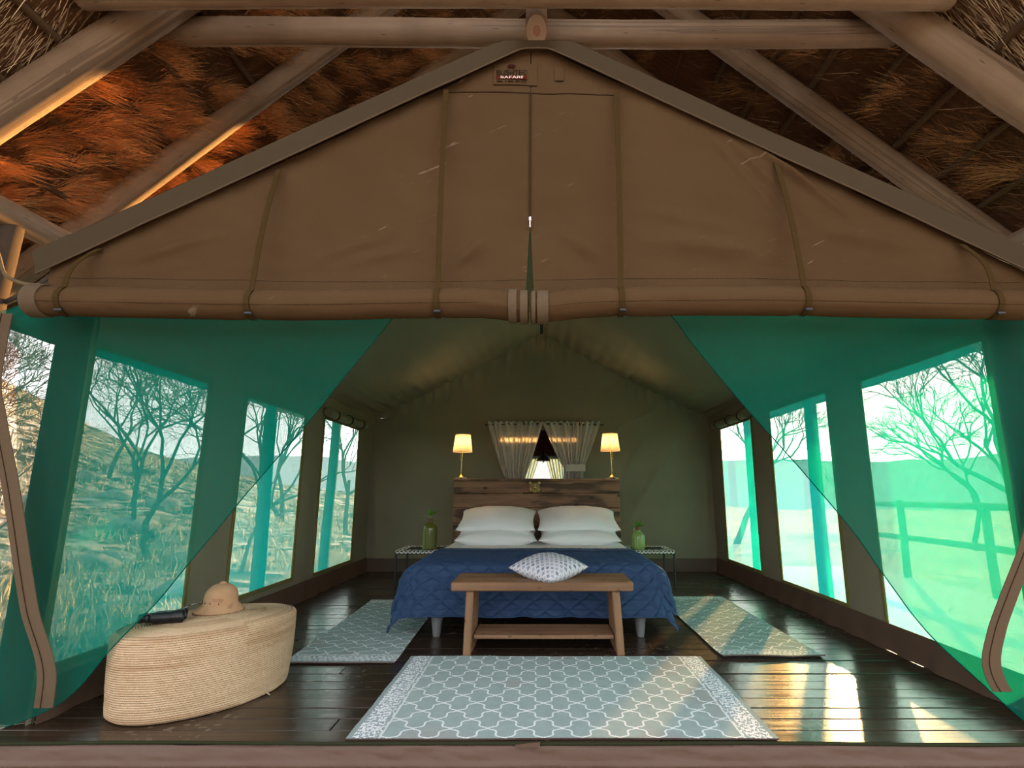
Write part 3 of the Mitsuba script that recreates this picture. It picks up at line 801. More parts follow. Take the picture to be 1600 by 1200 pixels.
m.apply_transform(R((1, 0, 0), -42))
m.apply_translation((-0.026, 2.41, 3.309))
put('king_post__sawn_end', m, 'cut_wood', 40, label='pale sawn end grain')
m = lathe([(0, -0.003), (0.018, -0.003), (0.02, 0.0), (0, 0.004)], 20)
m.apply_scale([1, 1.32, 1])
m.apply_transform(R((1, 0, 0), -42))
m.apply_translation((-0.024, 2.41, 3.3085))
put('king_post__heartwood', m, 'heart_wood', label='reddish heartwood')
for sx, side in ((-1, 'left'), (1, 'right')):
    v, f, uv = pole((sx * 2.9, 1.2, 2.40), (sx * 2.9, 8.4, 2.44), 0.075, 0.07, 0.02, 9 + sx)
    put('eave_beam', (v, f), 'pole_wood', True, uv=uv, label=f'round eave beam running back along the {side} edge of the thatched roof', cat='roof pole')
    for y, lb in ((2.72, 'beside the tent\'s front corner'), (5.8, 'outside the middle window'), (7.6, 'outside the rear window')):
        v, f, uv = pole((sx * 2.92, y, -0.5), (sx * 2.9, y, 2.36), 0.068, 0.06, 0.015, y + sx)
        put('roof_post', (v, f), 'post_wood', True, uv=uv, label=f'upright gum pole on the {side}, {lb}', cat='roof post')

# battens and thatch
YF, YR = 1.15, 8.65
tag('thatched_roof', 'thatched roof of bundled grass over the tent, seen from below', None, None, 'structure')
for sx, side in ((-1, 'left'), (1, 'right')):
    u = 0.12
    while u < 4.4:
        x = ROOF_X + sx * u / NRM
        pts = [roof_pt(x, yy, 2 * RAFT + 0.006) for yy in np.linspace(YF + 0.05, YR - 0.05, 40)]
        pts = np.array(pts) + 0.02 * (np.stack([meshkit.fbm(np.array([[u * 9, i * 0.13, k * 3.0]]), 3, 5)[0] - 0.5 for i in range(40) for k in range(3)]).reshape(40, 3)) * [1, 0, 1]
        put('thatched_roof__batten', tube(pts, 0.020 + 0.004 * rng.random(), 7)[:2], 'batten_wood', True)
        u += 0.30 + 0.05 * rng.random()
    base = 2 * RAFT + 0.062
    def under(U, V, sx=sx):
        p = [roof_pt(ROOF_X + sx * 1e-6, 0, base), roof_pt(ROOF_X + sx * 3.55, 0, base)]
        x = p[0][0] + (p[1][0] - p[0][0]) * U - sx * (1 - U) * base * ROOF_K / NRM
        z = p[0][2] + (p[1][2] - p[0][2]) * U + (1 - U) * base * (NRM - 1 / NRM) * 0.0
        return x, V, z + 0.05 * (nfbm(U * 14, V * 3.5, 0, 44 + sx) - 0.5)
    P, q, uv = grid(under, np.linspace(0, 1, 60), np.linspace(YF, YR, 90))
    T2 = P + np.array([0, 0, 0.30])
    n0 = len(P)
    put('thatched_roof__thatch_layer', (np.vstack([P, T2]), np.vstack([tri(q), tri(q)[:, ::-1] + n0])), 'thatch_under', True)

    # loose grass ends, hanging from the underside
    down = np.array([sx / NRM, 0, -ROOF_K / NRM])
    inn = np.array([-sx * ROOF_K / NRM, 0, -1 / NRM])

    def blades(n, y0, y1, u0, u1, lmin, lmax, spread, lift, wid, pal, plume, seed, flow=-1.0):
        r = np.random.default_rng(seed)
        if plume:
            m = max(1, n // plume)
            cu, cy = r.uniform(u0, u1, m), r.uniform(y0, y1, m)
            cd, cl = r.normal(0, spread, m), r.uniform(0.3, 1.0, m)
            cb = r.uniform(0, 1, m)
            k = np.repeat(np.arange(m), plume)
            n = len(k)
            uu = cu[k] + r.normal(0, 0.02, n)
            yy = cy[k] + r.normal(0, 0.02, n)
            dirn = cd[k] + r.normal(0, 0.20, n)
            lf = lift * cl[k] + r.normal(0, 0.07, n)
            tone = np.clip(cb[k] + r.normal(0, 0.15, n), 0, 1)
        else:
            uu, yy = r.uniform(u0, u1, n), r.uniform(y0, y1, n)
            dirn = r.normal(0, spread, n) + 0.5 * (nfbm(uu * 1.5, yy * 1.5, 0, seed) - 0.5)
            lf = np.abs(r.normal(0, lift, n))
            tone = np.clip(r.normal(0.45, 0.25, n), 0, 1)
        L = r.uniform(lmin, lmax, n)
        b0 = np.array([roof_pt(ROOF_X + sx * 1e-6, 0, base - 0.012)])
        root = b0 + down * uu[:, None] + np.array([0, 1, 0]) * yy[:, None] + inn * (-0.012)
        d = flow * down * np.cos(dirn)[:, None] + np.array([0, 1.0, 0]) * np.sin(dirn)[:, None]
        d0 = d + inn * (lf * 0.7)[:, None]
        d1 = d + inn * (lf * 1.0)[:, None] + np.array([0, 0, -1.0]) * (0.10 + 0.5 * lf)[:, None] + r.normal(0, 0.12, (n, 3))
        d0 /= np.linalg.norm(d0, axis=1, keepdims=True)
        d1 /= np.linalg.norm(d1, axis=1, keepdims=True)
        mid = root + d0 * (L * 0.5)[:, None]
        tip = mid + d1 * (L * 0.5)[:, None]
        side_ = np.cross(d, 0.4 * inn + r.normal(0, 1.0, (n, 3)))
        side_ /= np.linalg.norm(side_, axis=1, keepdims=True)
        w = wid * r.uniform(0.6, 1.3, n)[:, None]
        V = np.stack([root - side_ * w, root + side_ * w, mid - side_ * w * 0.9, mid + side_ * w * 0.9, tip - side_ * w * 0.3, tip + side_ * w * 0.3], 1).reshape(-1, 3)
        i = np.arange(n)[:, None] * 6
        F = np.concatenate([i + [0, 1, 3], i + [0, 3, 2], i + [2, 3, 5], i + [2, 5, 4]], 0)
        c = pal[0] * (1 - tone)[:, None] + pal[1] * tone[:, None]
        c = c * r.uniform(0.8, 1.2, (n, 1))
        return V, F, np.repeat(c, 6, 0)

    brown = np.array([[0.11, 0.055, 0.033], [0.40, 0.225, 0.135]])
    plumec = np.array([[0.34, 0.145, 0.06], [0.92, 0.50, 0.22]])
    straw = np.array([[0.27, 0.18, 0.10], [0.74, 0.58, 0.36]])
    sets = [blades(52000, 2.42, 5.2, 0.1, 4.2, 0.12, 0.28, 0.30, 0.13, 0.0022, brown, 0, 100 + sx),
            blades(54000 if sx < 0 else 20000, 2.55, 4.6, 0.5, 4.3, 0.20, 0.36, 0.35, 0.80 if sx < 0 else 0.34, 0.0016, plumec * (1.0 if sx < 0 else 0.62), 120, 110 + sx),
            blades(420, 2.1, 5.0, 0.3, 4.2, 0.25, 0.5, 0.5, 0.35, 0.0014, straw, 0, 120 + sx),
            blades(38000, 1.15, 2.45, 0.6, 4.4, 0.25, 0.55, 0.09, 0.06, 0.0030, straw, 0, 130 + sx, 1.0)]
    off, VV, FF, CC = 0, [], [], []
    for V, F, C in sets:
        VV.append(V), FF.append(F + off), CC.append(C)
        off += len(V)
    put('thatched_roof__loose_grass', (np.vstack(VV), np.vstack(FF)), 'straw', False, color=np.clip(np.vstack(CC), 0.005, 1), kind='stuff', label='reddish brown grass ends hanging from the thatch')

# tent frame tube and rope at the left front corner
put('frame_tube', tube(spline([(-2.22, 2.36, 1.99), (-2.5, 2.55, 1.965), (-2.83, 2.72, 1.93)], 10), 0.015, 10)[:2], 'dark_iron', 40, label='dark steel frame tube between the tent\'s front corner and the post on the left', cat='tent pole')
put('guy_rope', tube(spline([(-2.93, 2.64, 2.38), (-2.80, 2.6, 2.15), (-2.62, 2.5, 1.98), (-2.35, 2.4, 1.90)], 24), 0.009, 8)[:2], 'rope_fibre', True, label='fibre rope tied from the left eave beam down to the tent corner', cat='rope')
# ---------------------------------------------------------------- bed
BX, TOPZ, FOOT, HEADY = -0.05, 0.435, 3.95, 5.86
bed = name('bed')
tag(bed, 'double bed with a rough dark plank headboard against the back wall', 'bed')
for x in (-0.70, 0.66):
    for yy in (3.86, 5.6):
        put(bed + '__leg', lathe([(0, 0), (0.024, 0), (0.026, 0.01), (0.038, 0.11), (0.04, 0.16), (0, 0.16)], 24, (x, yy, 0)), 'grey_paint', 50, label='tapered grey leg')
put(bed + '__base', box((BX, (FOOT + HEADY) / 2 + 0.0, 0.20), (1.60, HEADY - FOOT - 0.06, 0.10), 0.012), 'grey_paint')


def rounded(c, s, r, n=5):
    """A cushion-like rounded box."""
    m = trimesh.creation.icosphere(subdivisions=n)
    v = np.array(m.vertices)
    v = np.sign(v) * np.abs(v) ** 0.35
    v /= np.abs(v).max(0)
    return trimesh.Trimesh(v * np.array(s) / 2 + np.array(c), m.faces, process=False)


put(bed + '__mattress', box((BX, (FOOT + HEADY) / 2 + 0.01, 0.34), (1.62, HEADY - FOOT - 0.03, 0.17), 0.05), 'sheet_white', 60, label='white mattress')
hz = [0.20, 0.335, 0.475, 0.62, 0.775, 0.925, 1.055]
hz = [0.0] + hz
for n in range(len(hz) - 1):
    z0, z1 = hz[n], hz[n + 1]
    dx = 0.006 * rng.standard_normal()
    m = box((BX - 0.005 + dx, 5.885 + 0.004 * rng.standard_normal(), (z0 + z1) / 2), (1.765 + 0.012 * rng.standard_normal(), 0.05, z1 - z0 - 0.003), 0.006)
    m = m.subdivide_to_size(0.07)
    v = np.array(m.vertices)
    v[:, 1] += 0.012 * (nfbm(v[:, 0] * 6, v[:, 2] * 25, 0, n) - 0.5)
    v[:, 2] += 0.006 * (nfbm(v[:, 0] * 5, v[:, 2] * 3, 0, n + 9) - 0.5)
    put(bed + '__headboard__plank', (v, m.faces), 'headboard_wood', False, uv=np.stack([v[:, 0] + 3.1 * n, v[:, 2]], 1))
for x in (BX - 0.80, BX + 0.79):
    m = box((x, 5.94, 0.53), (0.09, 0.06, 1.06), 0.006)
    put(bed + '__headboard__post', m, 'headboard_wood', False, uv=np.array(m.vertices)[:, [2, 0]])
m = box((BX - 0.005, 5.945, 1.066), (1.78, 0.17, 0.024), 0.005).subdivide_to_size(0.1)
v = np.array(m.vertices)
v[:, 2] += 0.003 * (nfbm(v[:, 0] * 6, v[:, 1] * 9, 0, 4) - 0.5)
put(bed + '__headboard__cap', (v, m.faces), 'headboard_wood', False, uv=v[:, [0, 1]])


def drape(S, Tt, lift=0.0, hw=0.79, rr=0.055, flare=0.08, fflare=0.50, seed=0, wr=1.0, quilting=True):
    """A cloth over the bed: S across from the middle, Tt along (y); what lies past the mattress edge hangs."""
    sg = np.sign(S)
    a = np.maximum(np.abs(S) - hw, 0)
    b = np.maximum(FOOT - Tt, 0)
    d = (a ** 3.2 + b ** 3.2) ** (1 / 3.2) + 1e-9
    hy = np.hypot(a, b) + 1e-9
    ca, cb = a / hy, b / hy
    corner = np.clip(4 * ca * cb * ca * cb, 0, 1)
    rr = rr * cb ** 2 + (rr * 2.5) * ca ** 2
    phi = np.clip(d / rr, 0, math.pi / 2)
    h = rr * np.sin(phi)
    drop = rr * (1 - np.cos(phi))
    rest = np.maximum(d - rr * math.pi / 2, 0)
    fl = flare * ca ** 2 + fflare * cb ** 2 + 0.02 * corner
    drop = drop + rest * np.cos(np.arctan(fl))
    h = h + rest * np.sin(np.arctan(fl))
    th = np.arctan2(b, a)
    h = h * (1 + corner * 0.05 * np.sin(th * 9 + 1.0) * np.clip(rest / 0.2, 0, 1))
    hang = np.clip(rest / 0.12, 0, 1)
    wav = 0.020 * np.sin(Tt * 13 + 2 * np.sin(Tt * 5)) * ca + 0.016 * np.sin(S * 12 + 2.3 * np.sin(S * 4.0)) * cb
    h = h + hang * wav * wr
    z = TOPZ + lift - drop
    over = np.maximum(0.016 + lift - z, 0)
    z = np.maximum(z, 0.016 + lift)
    h = h + over * 0.12
    x = BX + sg * (np.minimum(np.abs(S), hw) + h * ca)
    y = np.maximum(Tt, FOOT) - h * cb
    P = np.stack([x, y, z], -1)
    n = np.cross(np.gradient(P, axis=0), np.gradient(P, axis=1))
    n /= np.linalg.norm(n, axis=-1, keepdims=True) + 1e-12
    n *= np.sign((n * np.stack([sg * ca, -cb, 0.3 + 0 * ca], -1)).sum(-1, keepdims=True) + 1e-9)
    disp = 0.012 * (nfbm(S * 4, Tt * 4, 0, seed) - 0.5) + hang * wr * 0.016 * (nfbm(S * 13, Tt * 13, 1, seed + 1) - 0.5)
    if quilting:
        w = 0.014
        q1 = np.abs(((S * 0.75 + Tt) / 0.115 + 0.5) % 1 - 0.5) * 0.115
        q2 = np.abs(((S * 0.75 - Tt) / 0.115 + 0.5) % 1 - 0.5) * 0.115
        qd = np.minimum(q1, q2)
        disp = disp + 0.0125 * (1 - np.exp(-(qd / w) ** 2))
        q3 = np.abs((Tt / 0.066 + 0.5) % 1 - 0.5) * 0.066
        disp = disp + 0.005 * (1 - np.exp(-(q3 / 0.008) ** 2)) * np.clip(b / 0.08, 0, 1)
    P = P + n * disp[..., None]
    P[..., 2] = np.maximum(P[..., 2], 0.008 + lift)
    return P[..., 0], P[..., 1], P[..., 2]


QS = np.linspace(-1.19, 1.19, 330)
QT = np.linspace(3.575, 4.88, 220)
P, q, uv = grid(lambda S, Tt: drape(S, Tt, 0.012, seed=3), QS, QT)
put('quilt', (P, tri(q)), 'quilt_navy', True, label='navy blue quilted bedspread hanging to the floor at the foot of the bed', cat='bedspread')
G = P.reshape(len(QS), len(QT), 3)
for e in (G[0], G[-1], G[:, 0]):
    put('quilt__hem', tube(e[::2] + [0, 0, 0.004], 0.006, 6)[:2], 'quilt_navy', True)
P, q, uv = grid(lambda S, Tt: drape(S, Tt, 0.026 + 0.0 * S, seed=3, quilting=False), np.linspace(-1.10, 1.10, 160), np.linspace(4.70, 4.895, 14))
put('quilt__turned_edge', (P, tri(q)), 'quilt_navy', True, label='smooth darker turned-back edge')
P, q, uv = grid(lambda S, Tt: drape(S, Tt, 0.004, hw=0.79, rr=0.052, seed=8, wr=0.6, quilting=False), np.linspace(-1.10, 1.10, 200), np.linspace(4.4, 5.84, 80))
put('bed_sheet', (P, tri(q)), 'sheet_white', True, label='white bed sheet showing between the pillows and the navy quilt', cat='sheet')


def pillow(w, h, t, seed, pinch=0.07, flange=0.0):
    """A filled pillow lying in the xy plane, middle at the origin."""
    def half(U, V, sgn):
        u, v = U, V
        prof = np.clip(1 - np.abs(u) ** 2.4, 0, 1) ** 0.55 * np.clip(1 - np.abs(v) ** 2.4, 0, 1) ** 0.55
        x = u * w / 2 * (1 - pinch * (1 - v * v) * np.abs(u) ** 3)
        y = v * h / 2 * (1 - pinch * (1 - u * u) * np.abs(v) ** 3)
        wr = (nfbm(u * 2.2 + seed, v * 2.2, sgn, seed) - 0.5) * 0.16 + (nfbm(u * 6 + 3 * np.abs(v), v * 6, sgn + 3, seed + 1) - 0.5) * 0.10 * (np.abs(u) ** 2 + np.abs(v) ** 2)
        return x, y, sgn * t / 2 * prof * (1 + wr)
    g = np.sin(np.linspace(-1, 1, 56) * math.pi / 2)
    P1, q1, uv1 = grid(lambda U, V: half(U, V, 1.0), g, g)
    P2, q2, uv2 = grid(lambda U, V: half(U, V, -1.0), g, g)
    return np.vstack([P1, P2]), np.vstack([tri(q1), tri(q2)[:, ::-1] + len(P1)]), np.vstack([uv1 * [w / 2, h / 2], uv2 * [w / 2, h / 2] + [0.31, 0.17]])


def place(v, M):
    return v @ M[:3, :3].T + M[:3, 3]


for (x, yy, z, tilt, rz, w, h, t, lb, sd) in (
        (-0.445, 5.60, 0.515, 8, 1.5, 0.80, 0.50, 0.20, 'white pillow lying under another on the bed\'s left half', 1),
        (0.375, 5.60, 0.515, 8, -1.5, 0.80, 0.50, 0.20, 'white pillow lying under another on the bed\'s right half', 2),
        (-0.445, 5.655, 0.660, 20, -1, 0.78, 0.50, 0.22, 'plump white pillow on top on the bed\'s left half', 3),
        (0.365, 5.665, 0.660, 20, 1.0, 0.82, 0.50, 0.22, 'plump white pillow on top on the bed\'s right half', 4)):
    v, f, uv = pillow(w, h, t, sd)
    M = trimesh.transformations.translation_matrix((x, yy, z)) @ R((0, 0, 1), rz) @ R((1, 0, 0), tilt)
    k = put('pillow', (place(v, M), f), 'white_cotton', True, label=lb, cat='pillow', group='white pillows on the bed')

# leopard head on the headboard
def blob(c, s, n=3):
    m = trimesh.creation.icosphere(subdivisions=n)
    m.apply_scale(s)
    m.apply_translation(c)
    return m


lx, ly, lz = -0.072, 5.835, 0.985
k = name('leopard_head')
tag(k, 'small golden leopard head ornament on the headboard below the window', 'ornament')
put(k + '__face', cat([blob((lx, ly, lz), (0.055, 0.035, 0.055)), blob((lx - 0.03, ly - 0.012, lz - 0.018), (0.03, 0.025, 0.03)), blob((lx + 0.03, ly - 0.012, lz - 0.018), (0.03, 0.025, 0.03))]), 'leopard_gold', True)
put(k + '__muzzle', cat([blob((lx - 0.011, ly - 0.042, lz - 0.028), (0.018, 0.022, 0.018)), blob((lx + 0.011, ly - 0.042, lz - 0.028), (0.018, 0.022, 0.018)), blob((lx, ly - 0.036, lz - 0.045), (0.018, 0.02, 0.014)), blob((lx, ly - 0.036, lz - 0.005), (0.013, 0.02, 0.024))]), 'leopard_gold', True)
for s in (-1, 1):
    put(k + '__ear', blob((lx + s * 0.046, ly - 0.005, lz + 0.047), (0.018, 0.010, 0.02)), 'leopard_gold', True)
    put(k + '__eye', blob((lx + s * 0.022, ly - 0.033, lz + 0.006), (0.007, 0.006, 0.005), 2), 'black_gloss', True)
put(k + '__nose', blob((lx, ly - 0.060, lz - 0.016), (0.009, 0.006, 0.006), 2), 'black_gloss', True)

# lamps on the headboard
for n, (x, s, dz) in enumerate(((-0.874, -1, 0.0), (0.765, 1, 0.012))):
    k = name('table_lamp')
    tag(k, ('left', 'right')[n] + ' of two lit brass lamps with cream shades on top of the headboard', 'lamp')
    y0, z0 = 5.95, 1.092
    put('coaster', lathe([(0, 1.0785), (0.066, 1.0785), (0.07, 1.083), (0.066, 1.0905), (0, 1.0905)], 32, (x + 0.005, y0, 0)), 'marble_spots', 50, label='round spotted coaster under the lamp on the ' + ('left', 'right')[n], cat='coaster', group=None)
    put(k + '__base', lathe([(0, z0), (0.047, z0), (0.048, z0 + 0.006), (0.03, z0 + 0.016), (0.018, z0 + 0.034), (0.010, z0 + 0.055), (0.0075, z0 + 0.07), (0, z0 + 0.07)], 32, (x, y0, 0)), 'brass', 40, label='flared brass foot')
    put(k + '__stem', tube([(x, y0, z0 + 0.06), (x - 0.012 * s, y0, 1.50 + dz)], 0.0065, 12)[:2], 'brass', 40)
    put(k + '__socket', lathe([(0, 1.405 + dz), (0.011, 1.405 + dz), (0.013, 1.41 + dz), (0.013, 1.445 + dz), (0, 1.45 + dz)], 20, (x - 0.010 * s, y0, 0)), 'brass', 40)
    put(k + '__shade', lathe([(0.1075, 1.368 + dz), (0.0825, 1.556 + dz)], 48, (x - 0.011 * s, y0, 0)), 'lamp_shade', True, label='cream tapered fabric shade')
    for z, r in ((1.368 + dz, 0.1075), (1.556 + dz, 0.0825)):
        an = np.linspace(0, 2 * math.pi, 41)
        put(k + '__shade__rim', tube(np.stack([x - 0.011 * s + r * np.cos(an), y0 + r * np.sin(an), np.full(41, z)], 1), 0.0022, 6, False)[:2], 'lamp_shade', True)
    put(k + '__pull_chain', cat([trimesh.Trimesh(*tube([(x + s * 0.018 - 0.01 * s, y0 - 0.02, 1.43 + dz), (x + s * 0.018 - 0.01 * s, y0 - 0.02, 1.285 + dz)], 0.0018, 6)[:2], process=False), blob((x + s * 0.008, y0 - 0.02, 1.278 + dz), (0.006, 0.006, 0.008), 1)]), 'brass', True, label='thin pull chain')
    scene[k + '__bulb'] = mikit.ply(blob((x - 0.011 * s, y0, 1.465 + dz), (0.026, 0.026, 0.032), 2), 'white_cotton', True)
    scene[k + '__bulb']['emitter'] = {'type': 'area', 'radiance': rgb(13.0, 8.2, 4.0)}

# curtains at the back window
xx = np.linspace(-0.70, 0.775, 40)
put('curtain_rod', tube(np.stack([xx, np.full(40, 6.715), 1.765 + 0.006 * np.cos(xx * 4)], 1), 0.008, 10)[:2], 'dark_iron', 40, label='thin dark curtain rod over the back window', cat='curtain rod')
for n, (a0, a1, b0, b1) in enumerate(((-0.675, 0.020, -0.425, -0.225), (0.010, 0.735, 0.275, 0.510))):
    k = name('curtain')
    tag(k, ('left grey sheer curtain at the back window', 'right grey sheer curtain at the back window, gathered by a tieback')[n], 'curtain')

    def cur(U, V, a0=a0, a1=a1, b0=b0, b1=b1, n=n):
        z = 0.86 + (1.80 - 0.86) * V
        tz = 1.225 if n else 1.06
        g = np.clip((z - tz) / (1.79 - tz), 0, 1) ** 0.85
        lo = np.clip((tz - z) / 0.4, 0, 1)
        x = (b0 + (b1 - b0) * U) * (1 - g) + (a0 + (a1 - a0) * U) * g + (U - 0.5) * 0.03 * lo
        amp = 0.018 + 0.012 * (1 - g)
        y = 6.715 + amp * np.sin(U * 2 * math.pi * 11 + 2.2 * np.sin(U * 9 + n)) + 0.012 * np.sin(U * 31 + z * 3) - 0.012
        top = np.clip((z - 1.77) / 0.03, 0, 1)
        return x, y * (1 - top) + top * (6.715 + 0.018 * np.sin(U * 70)), z + top * 0.008 * np.sin(U * 57 + 2 * n)
    P, q, uv = grid(cur, np.linspace(0, 1, 240), np.linspace(0, 1, 44))
    put(k + '__cloth', (P, tri(q)), 'curtain_grey', True)
    if n:
        m = box((0.415, 6.67, 1.225), (0.245, 0.012, 0.085), 0.004)
        put(k + '__tieback', cat([m, box((0.30, 6.70, 1.225), (0.012, 0.07, 0.085), 0.004), box((0.532, 6.70, 1.225), (0.012, 0.07, 0.085), 0.004)]), 'curtain_grey', label='plain grey tieback band')
    for u in np.linspace(0.12, 0.9, 4):
        xt = a0 + (a1 - a0) * u
        an = np.linspace(0, 2 * math.pi, 16)
        put(k + '__tie', tube(np.stack([np.full(16, xt), 6.715 + 0.013 * np.cos(an), 1.770 + 0.020 * np.sin(an)], 1), 0.0035, 5, False)[:2], 'dark_iron', True, label='dark tie loop')
for n, (a0, a1, b0, b1) in enumerate(((-0.42, -0.02, -0.40, -0.20), (0.06, 0.42, 0.20, 0.42))):
    k = name('pale_curtain')
    P, q, uv = grid(lambda U, V: ((b0 + (b1 - b0) * U) * (1 - V) + (a0 + (a1 - a0) * U) * V, 8.70 + 0.018 * np.sin(U * 44) + 0.006 * np.sin(U * 17 + V * 3), 0.98 + 0.52 * V), np.linspace(0, 1, 90), np.linspace(0, 1, 20))
    put(k, (P, tri(q)), 'curtain_pale', True, label='pale aqua curtain seen through the back window, on the ' + ('left', 'right')[n], cat='curtain')
k = name('rear_lantern')
tag(k, 'dark hanging lantern silhouetted in the back window', 'lantern')
put(k + '__hood', lathe([(0.0, 1.50), (0.03, 1.50), (0.07, 1.42), (0.11, 1.385), (0.11, 1.375), (0, 1.40)], 24, (0.03, 8.45, 0.03)), 'dark_iron', 40)
put(k + '__bulb', blob((0.03, 8.45, 1.415), (0.016, 0.016, 0.035), 2), 'white_cotton', True, label='white glass bulb')
put(k + '__cord', tube([(0.03, 8.45, 1.52), (0.03, 8.45, 2.0)], 0.005, 6)[:2], 'dark_iron', True)

# ---------------------------------------------------------------- bedside tables, vases
for n, (x0, x1) in enumerate(((-1.468, -0.95), (0.86, 1.342))):
    k = name('side_table')
    tag(k, f'thin-legged black bedside table with black and white inlaid top, on the {("left", "right")[n]} of the bed', 'side table')
    ya, yb2 = 5.62, 6.12
    put(k + '__top', box(((x0 + x1) / 2, (ya + yb2) / 2, 0.345), (x1 - x0, yb2 - ya, 0.034), 0.003), 'inlay_black')
    for x in (x0 + 0.014, x1 - 0.014):
        for yy in (ya + 0.014, yb2 - 0.014):
            put(k + '__leg', box((x, yy, 0.165), (0.018, 0.018, 0.33), 0.002), 'dark_iron', label='square black metal leg')
    ms = []
    N = 12
    w = (x1 - x0 - 0.02) / N
    for i in range(N):       # scalloped edge pieces
        cx = x0 + 0.01 + w * (i + 0.5)
        an = np.linspace(math.pi, 2 * math.pi, 9)
        ro = [(cx + w * 0.52 * math.cos(t), 0.358 + 0.024 * math.sin(t)) for t in an]
        ri = [(cx + w * 0.24 * math.cos(t), 0.358 + 0.010 * math.sin(t)) for t in an[::-1]]
        m = trimesh.creation.extrude_polygon(Polygon(ro + ri), 0.002, engine='earcut')
        m.apply_transform(R((1, 0, 0), 90))
        m.apply_translation((0, ya - 0.0004, 0))
        ms.append(m)
    put(k + '__edge_inlay', cat(ms), 'inlay_white', label='white scalloped inlay')
    ms = []
    for i in range(7):
        for j in range(4):
            if 0 < i < 6 and 0 < j < 3:
                continue
            cx, cy = x0 + 0.05 + (x1 - x0 - 0.10) * i / 6, ya + 0.06 + (yb2 - ya - 0.12) * j / 3
            o, r_ = 0.027, 0.014
            sq = Polygon([(cx + o * math.cos(t), cy + 2.0 * o * math.sin(t)) for t in np.linspace(0, 2 * math.pi, 17)[:-1]], [[(cx + r_ * math.cos(t), cy + 2 * r_ * math.sin(t)) for t in np.linspace(0, 2 * math.pi, 13)[:-1]]])
            m = trimesh.creation.extrude_polygon(sq, 0.0015, engine='earcut')
            m.apply_translation((0, 0, 0.3617))
            ms.append(m)
    for (bx0, bx1, by0, by1) in ((x0 + 0.004, x1 - 0.004, ya + 0.004, ya + 0.016), (x0 + 0.004, x1 - 0.004, yb2 - 0.016, yb2 - 0.004), (x0 + 0.004, x0 + 0.014, ya + 0.02, yb2 - 0.02), (x1 - 0.014, x1 - 0.004, ya + 0.02, yb2 - 0.02)):
        ms.append(box(((bx0 + bx1) / 2, (by0 + by1) / 2, 0.3624), (bx1 - bx0, by1 - by0, 0.0015)))
    put(k + '__top_inlay', cat(ms), 'inlay_white', label='white rings and border inlaid in the top')


def leaf(p, d, L, w, up=(0, 0, 1), droop=0.4):
    p, d, up = np.array(p, float), np.array(d, float), np.array(up, float)
    d /= np.linalg.norm(d)
    s = np.cross(d, up)
    s /= np.linalg.norm(s)
    nn = np.cross(s, d)
    def fn(U, V):
        wid = w * np.sin(math.pi * np.clip(U, 0.02, 0.99) ** 0.8) ** 0.8
        q = p[:, None, None] + d[:, None, None] * L * U + s[:, None, None] * wid * V * 0.5 + nn[:, None, None] * (np.abs(V) * wid * 0.15 - droop * L * U ** 2 * 0.5)
        return q[0], q[1], q[2]
    P, q, uv = grid(fn, np.linspace(0, 1, 10), np.linspace(-1, 1, 5))
    return trimesh.Trimesh(P, tri(q), process=False)


vx, vy, vz = -1.146, 5.74, 0.3645
k = name('bottle_vase')
tag(k, 'tall olive green glass bottle vase on the left bedside table', 'vase')
put(k + '__body', lathe([(0, vz), (0.066, vz), (0.074, vz + 0.010), (0.0745, vz + 0.20), (0.070, vz + 0.225), (0.056, vz + 0.245), (0.034, vz + 0.256), (0.026, vz + 0.264), (0.027, vz + 0.272), (0.02, vz + 0.272), (0.018, vz + 0.26), (0.03, vz + 0.245), (0.06, vz + 0.22), (0.068, vz + 0.19), (0.066, vz + 0.02), (0, vz + 0.012)], 48, (vx, vy, 0)), 'green_glass', 30)
put(k + '__stopper', lathe([(0, vz + 0.262), (0.017, vz + 0.262), (0.018, vz + 0.305), (0, vz + 0.307)], 20, (vx + 0.004, vy, 0)), 'cork', 40, label='reddish cork')
put('leafy_cutting__stem', tube(spline([(vx + 0.004, vy, vz + 0.30), (vx + 0.006, vy - 0.01, vz + 0.34), (vx + 0.03, vy - 0.01, vz + 0.37)], 8), 0.004, 6)[:2], 'leaf_pale', True)
put('leafy_cutting__stem', tube(spline([(vx + 0.004, vy, vz + 0.30), (vx - 0.03, vy - 0.01, vz + 0.33), (vx - 0.075, vy - 0.015, vz + 0.318)], 8), 0.003, 6)[:2], 'leaf_pale', True)
tag('leafy_cutting', 'bright green leafy cutting growing from the tall olive vase', 'plant')
for d, L, w, p in (((0.5, -0.5, 0.35), 0.09, 0.06, (0.006, -0.01, 0.335)), ((-0.4, -0.6, 0.4), 0.07, 0.05, (0.006, -0.01, 0.34)), ((0.8, 0.1, 0.6), 0.085, 0.05, (0.01, -0.01, 0.345)), ((-0.2, 0.3, 0.7), 0.06, 0.045, (0.006, 0, 0.34)), ((0.1, -0.8, 0.2), 0.06, 0.05, (0.02, -0.01, 0.35))):
    put('leafy_cutting__leaf', leaf((vx + p[0], vy + p[1], vz + p[2]), d, L, w), 'leaf_green', True)
for d in ((-0.8, -0.4, 0.3), (-0.7, -0.5, -0.4), (-0.3, -0.8, 0.3)):
    put('leafy_cutting__bud', leaf((vx - 0.075, vy - 0.015, vz + 0.318), d, 0.028, 0.022), 'leaf_pale', True, label='pale bud')
vx, vy = 0.992, 5.74
k = name('bottle_vase')
tag(k, 'short ribbed pale green glass vase on the right bedside table', 'vase')
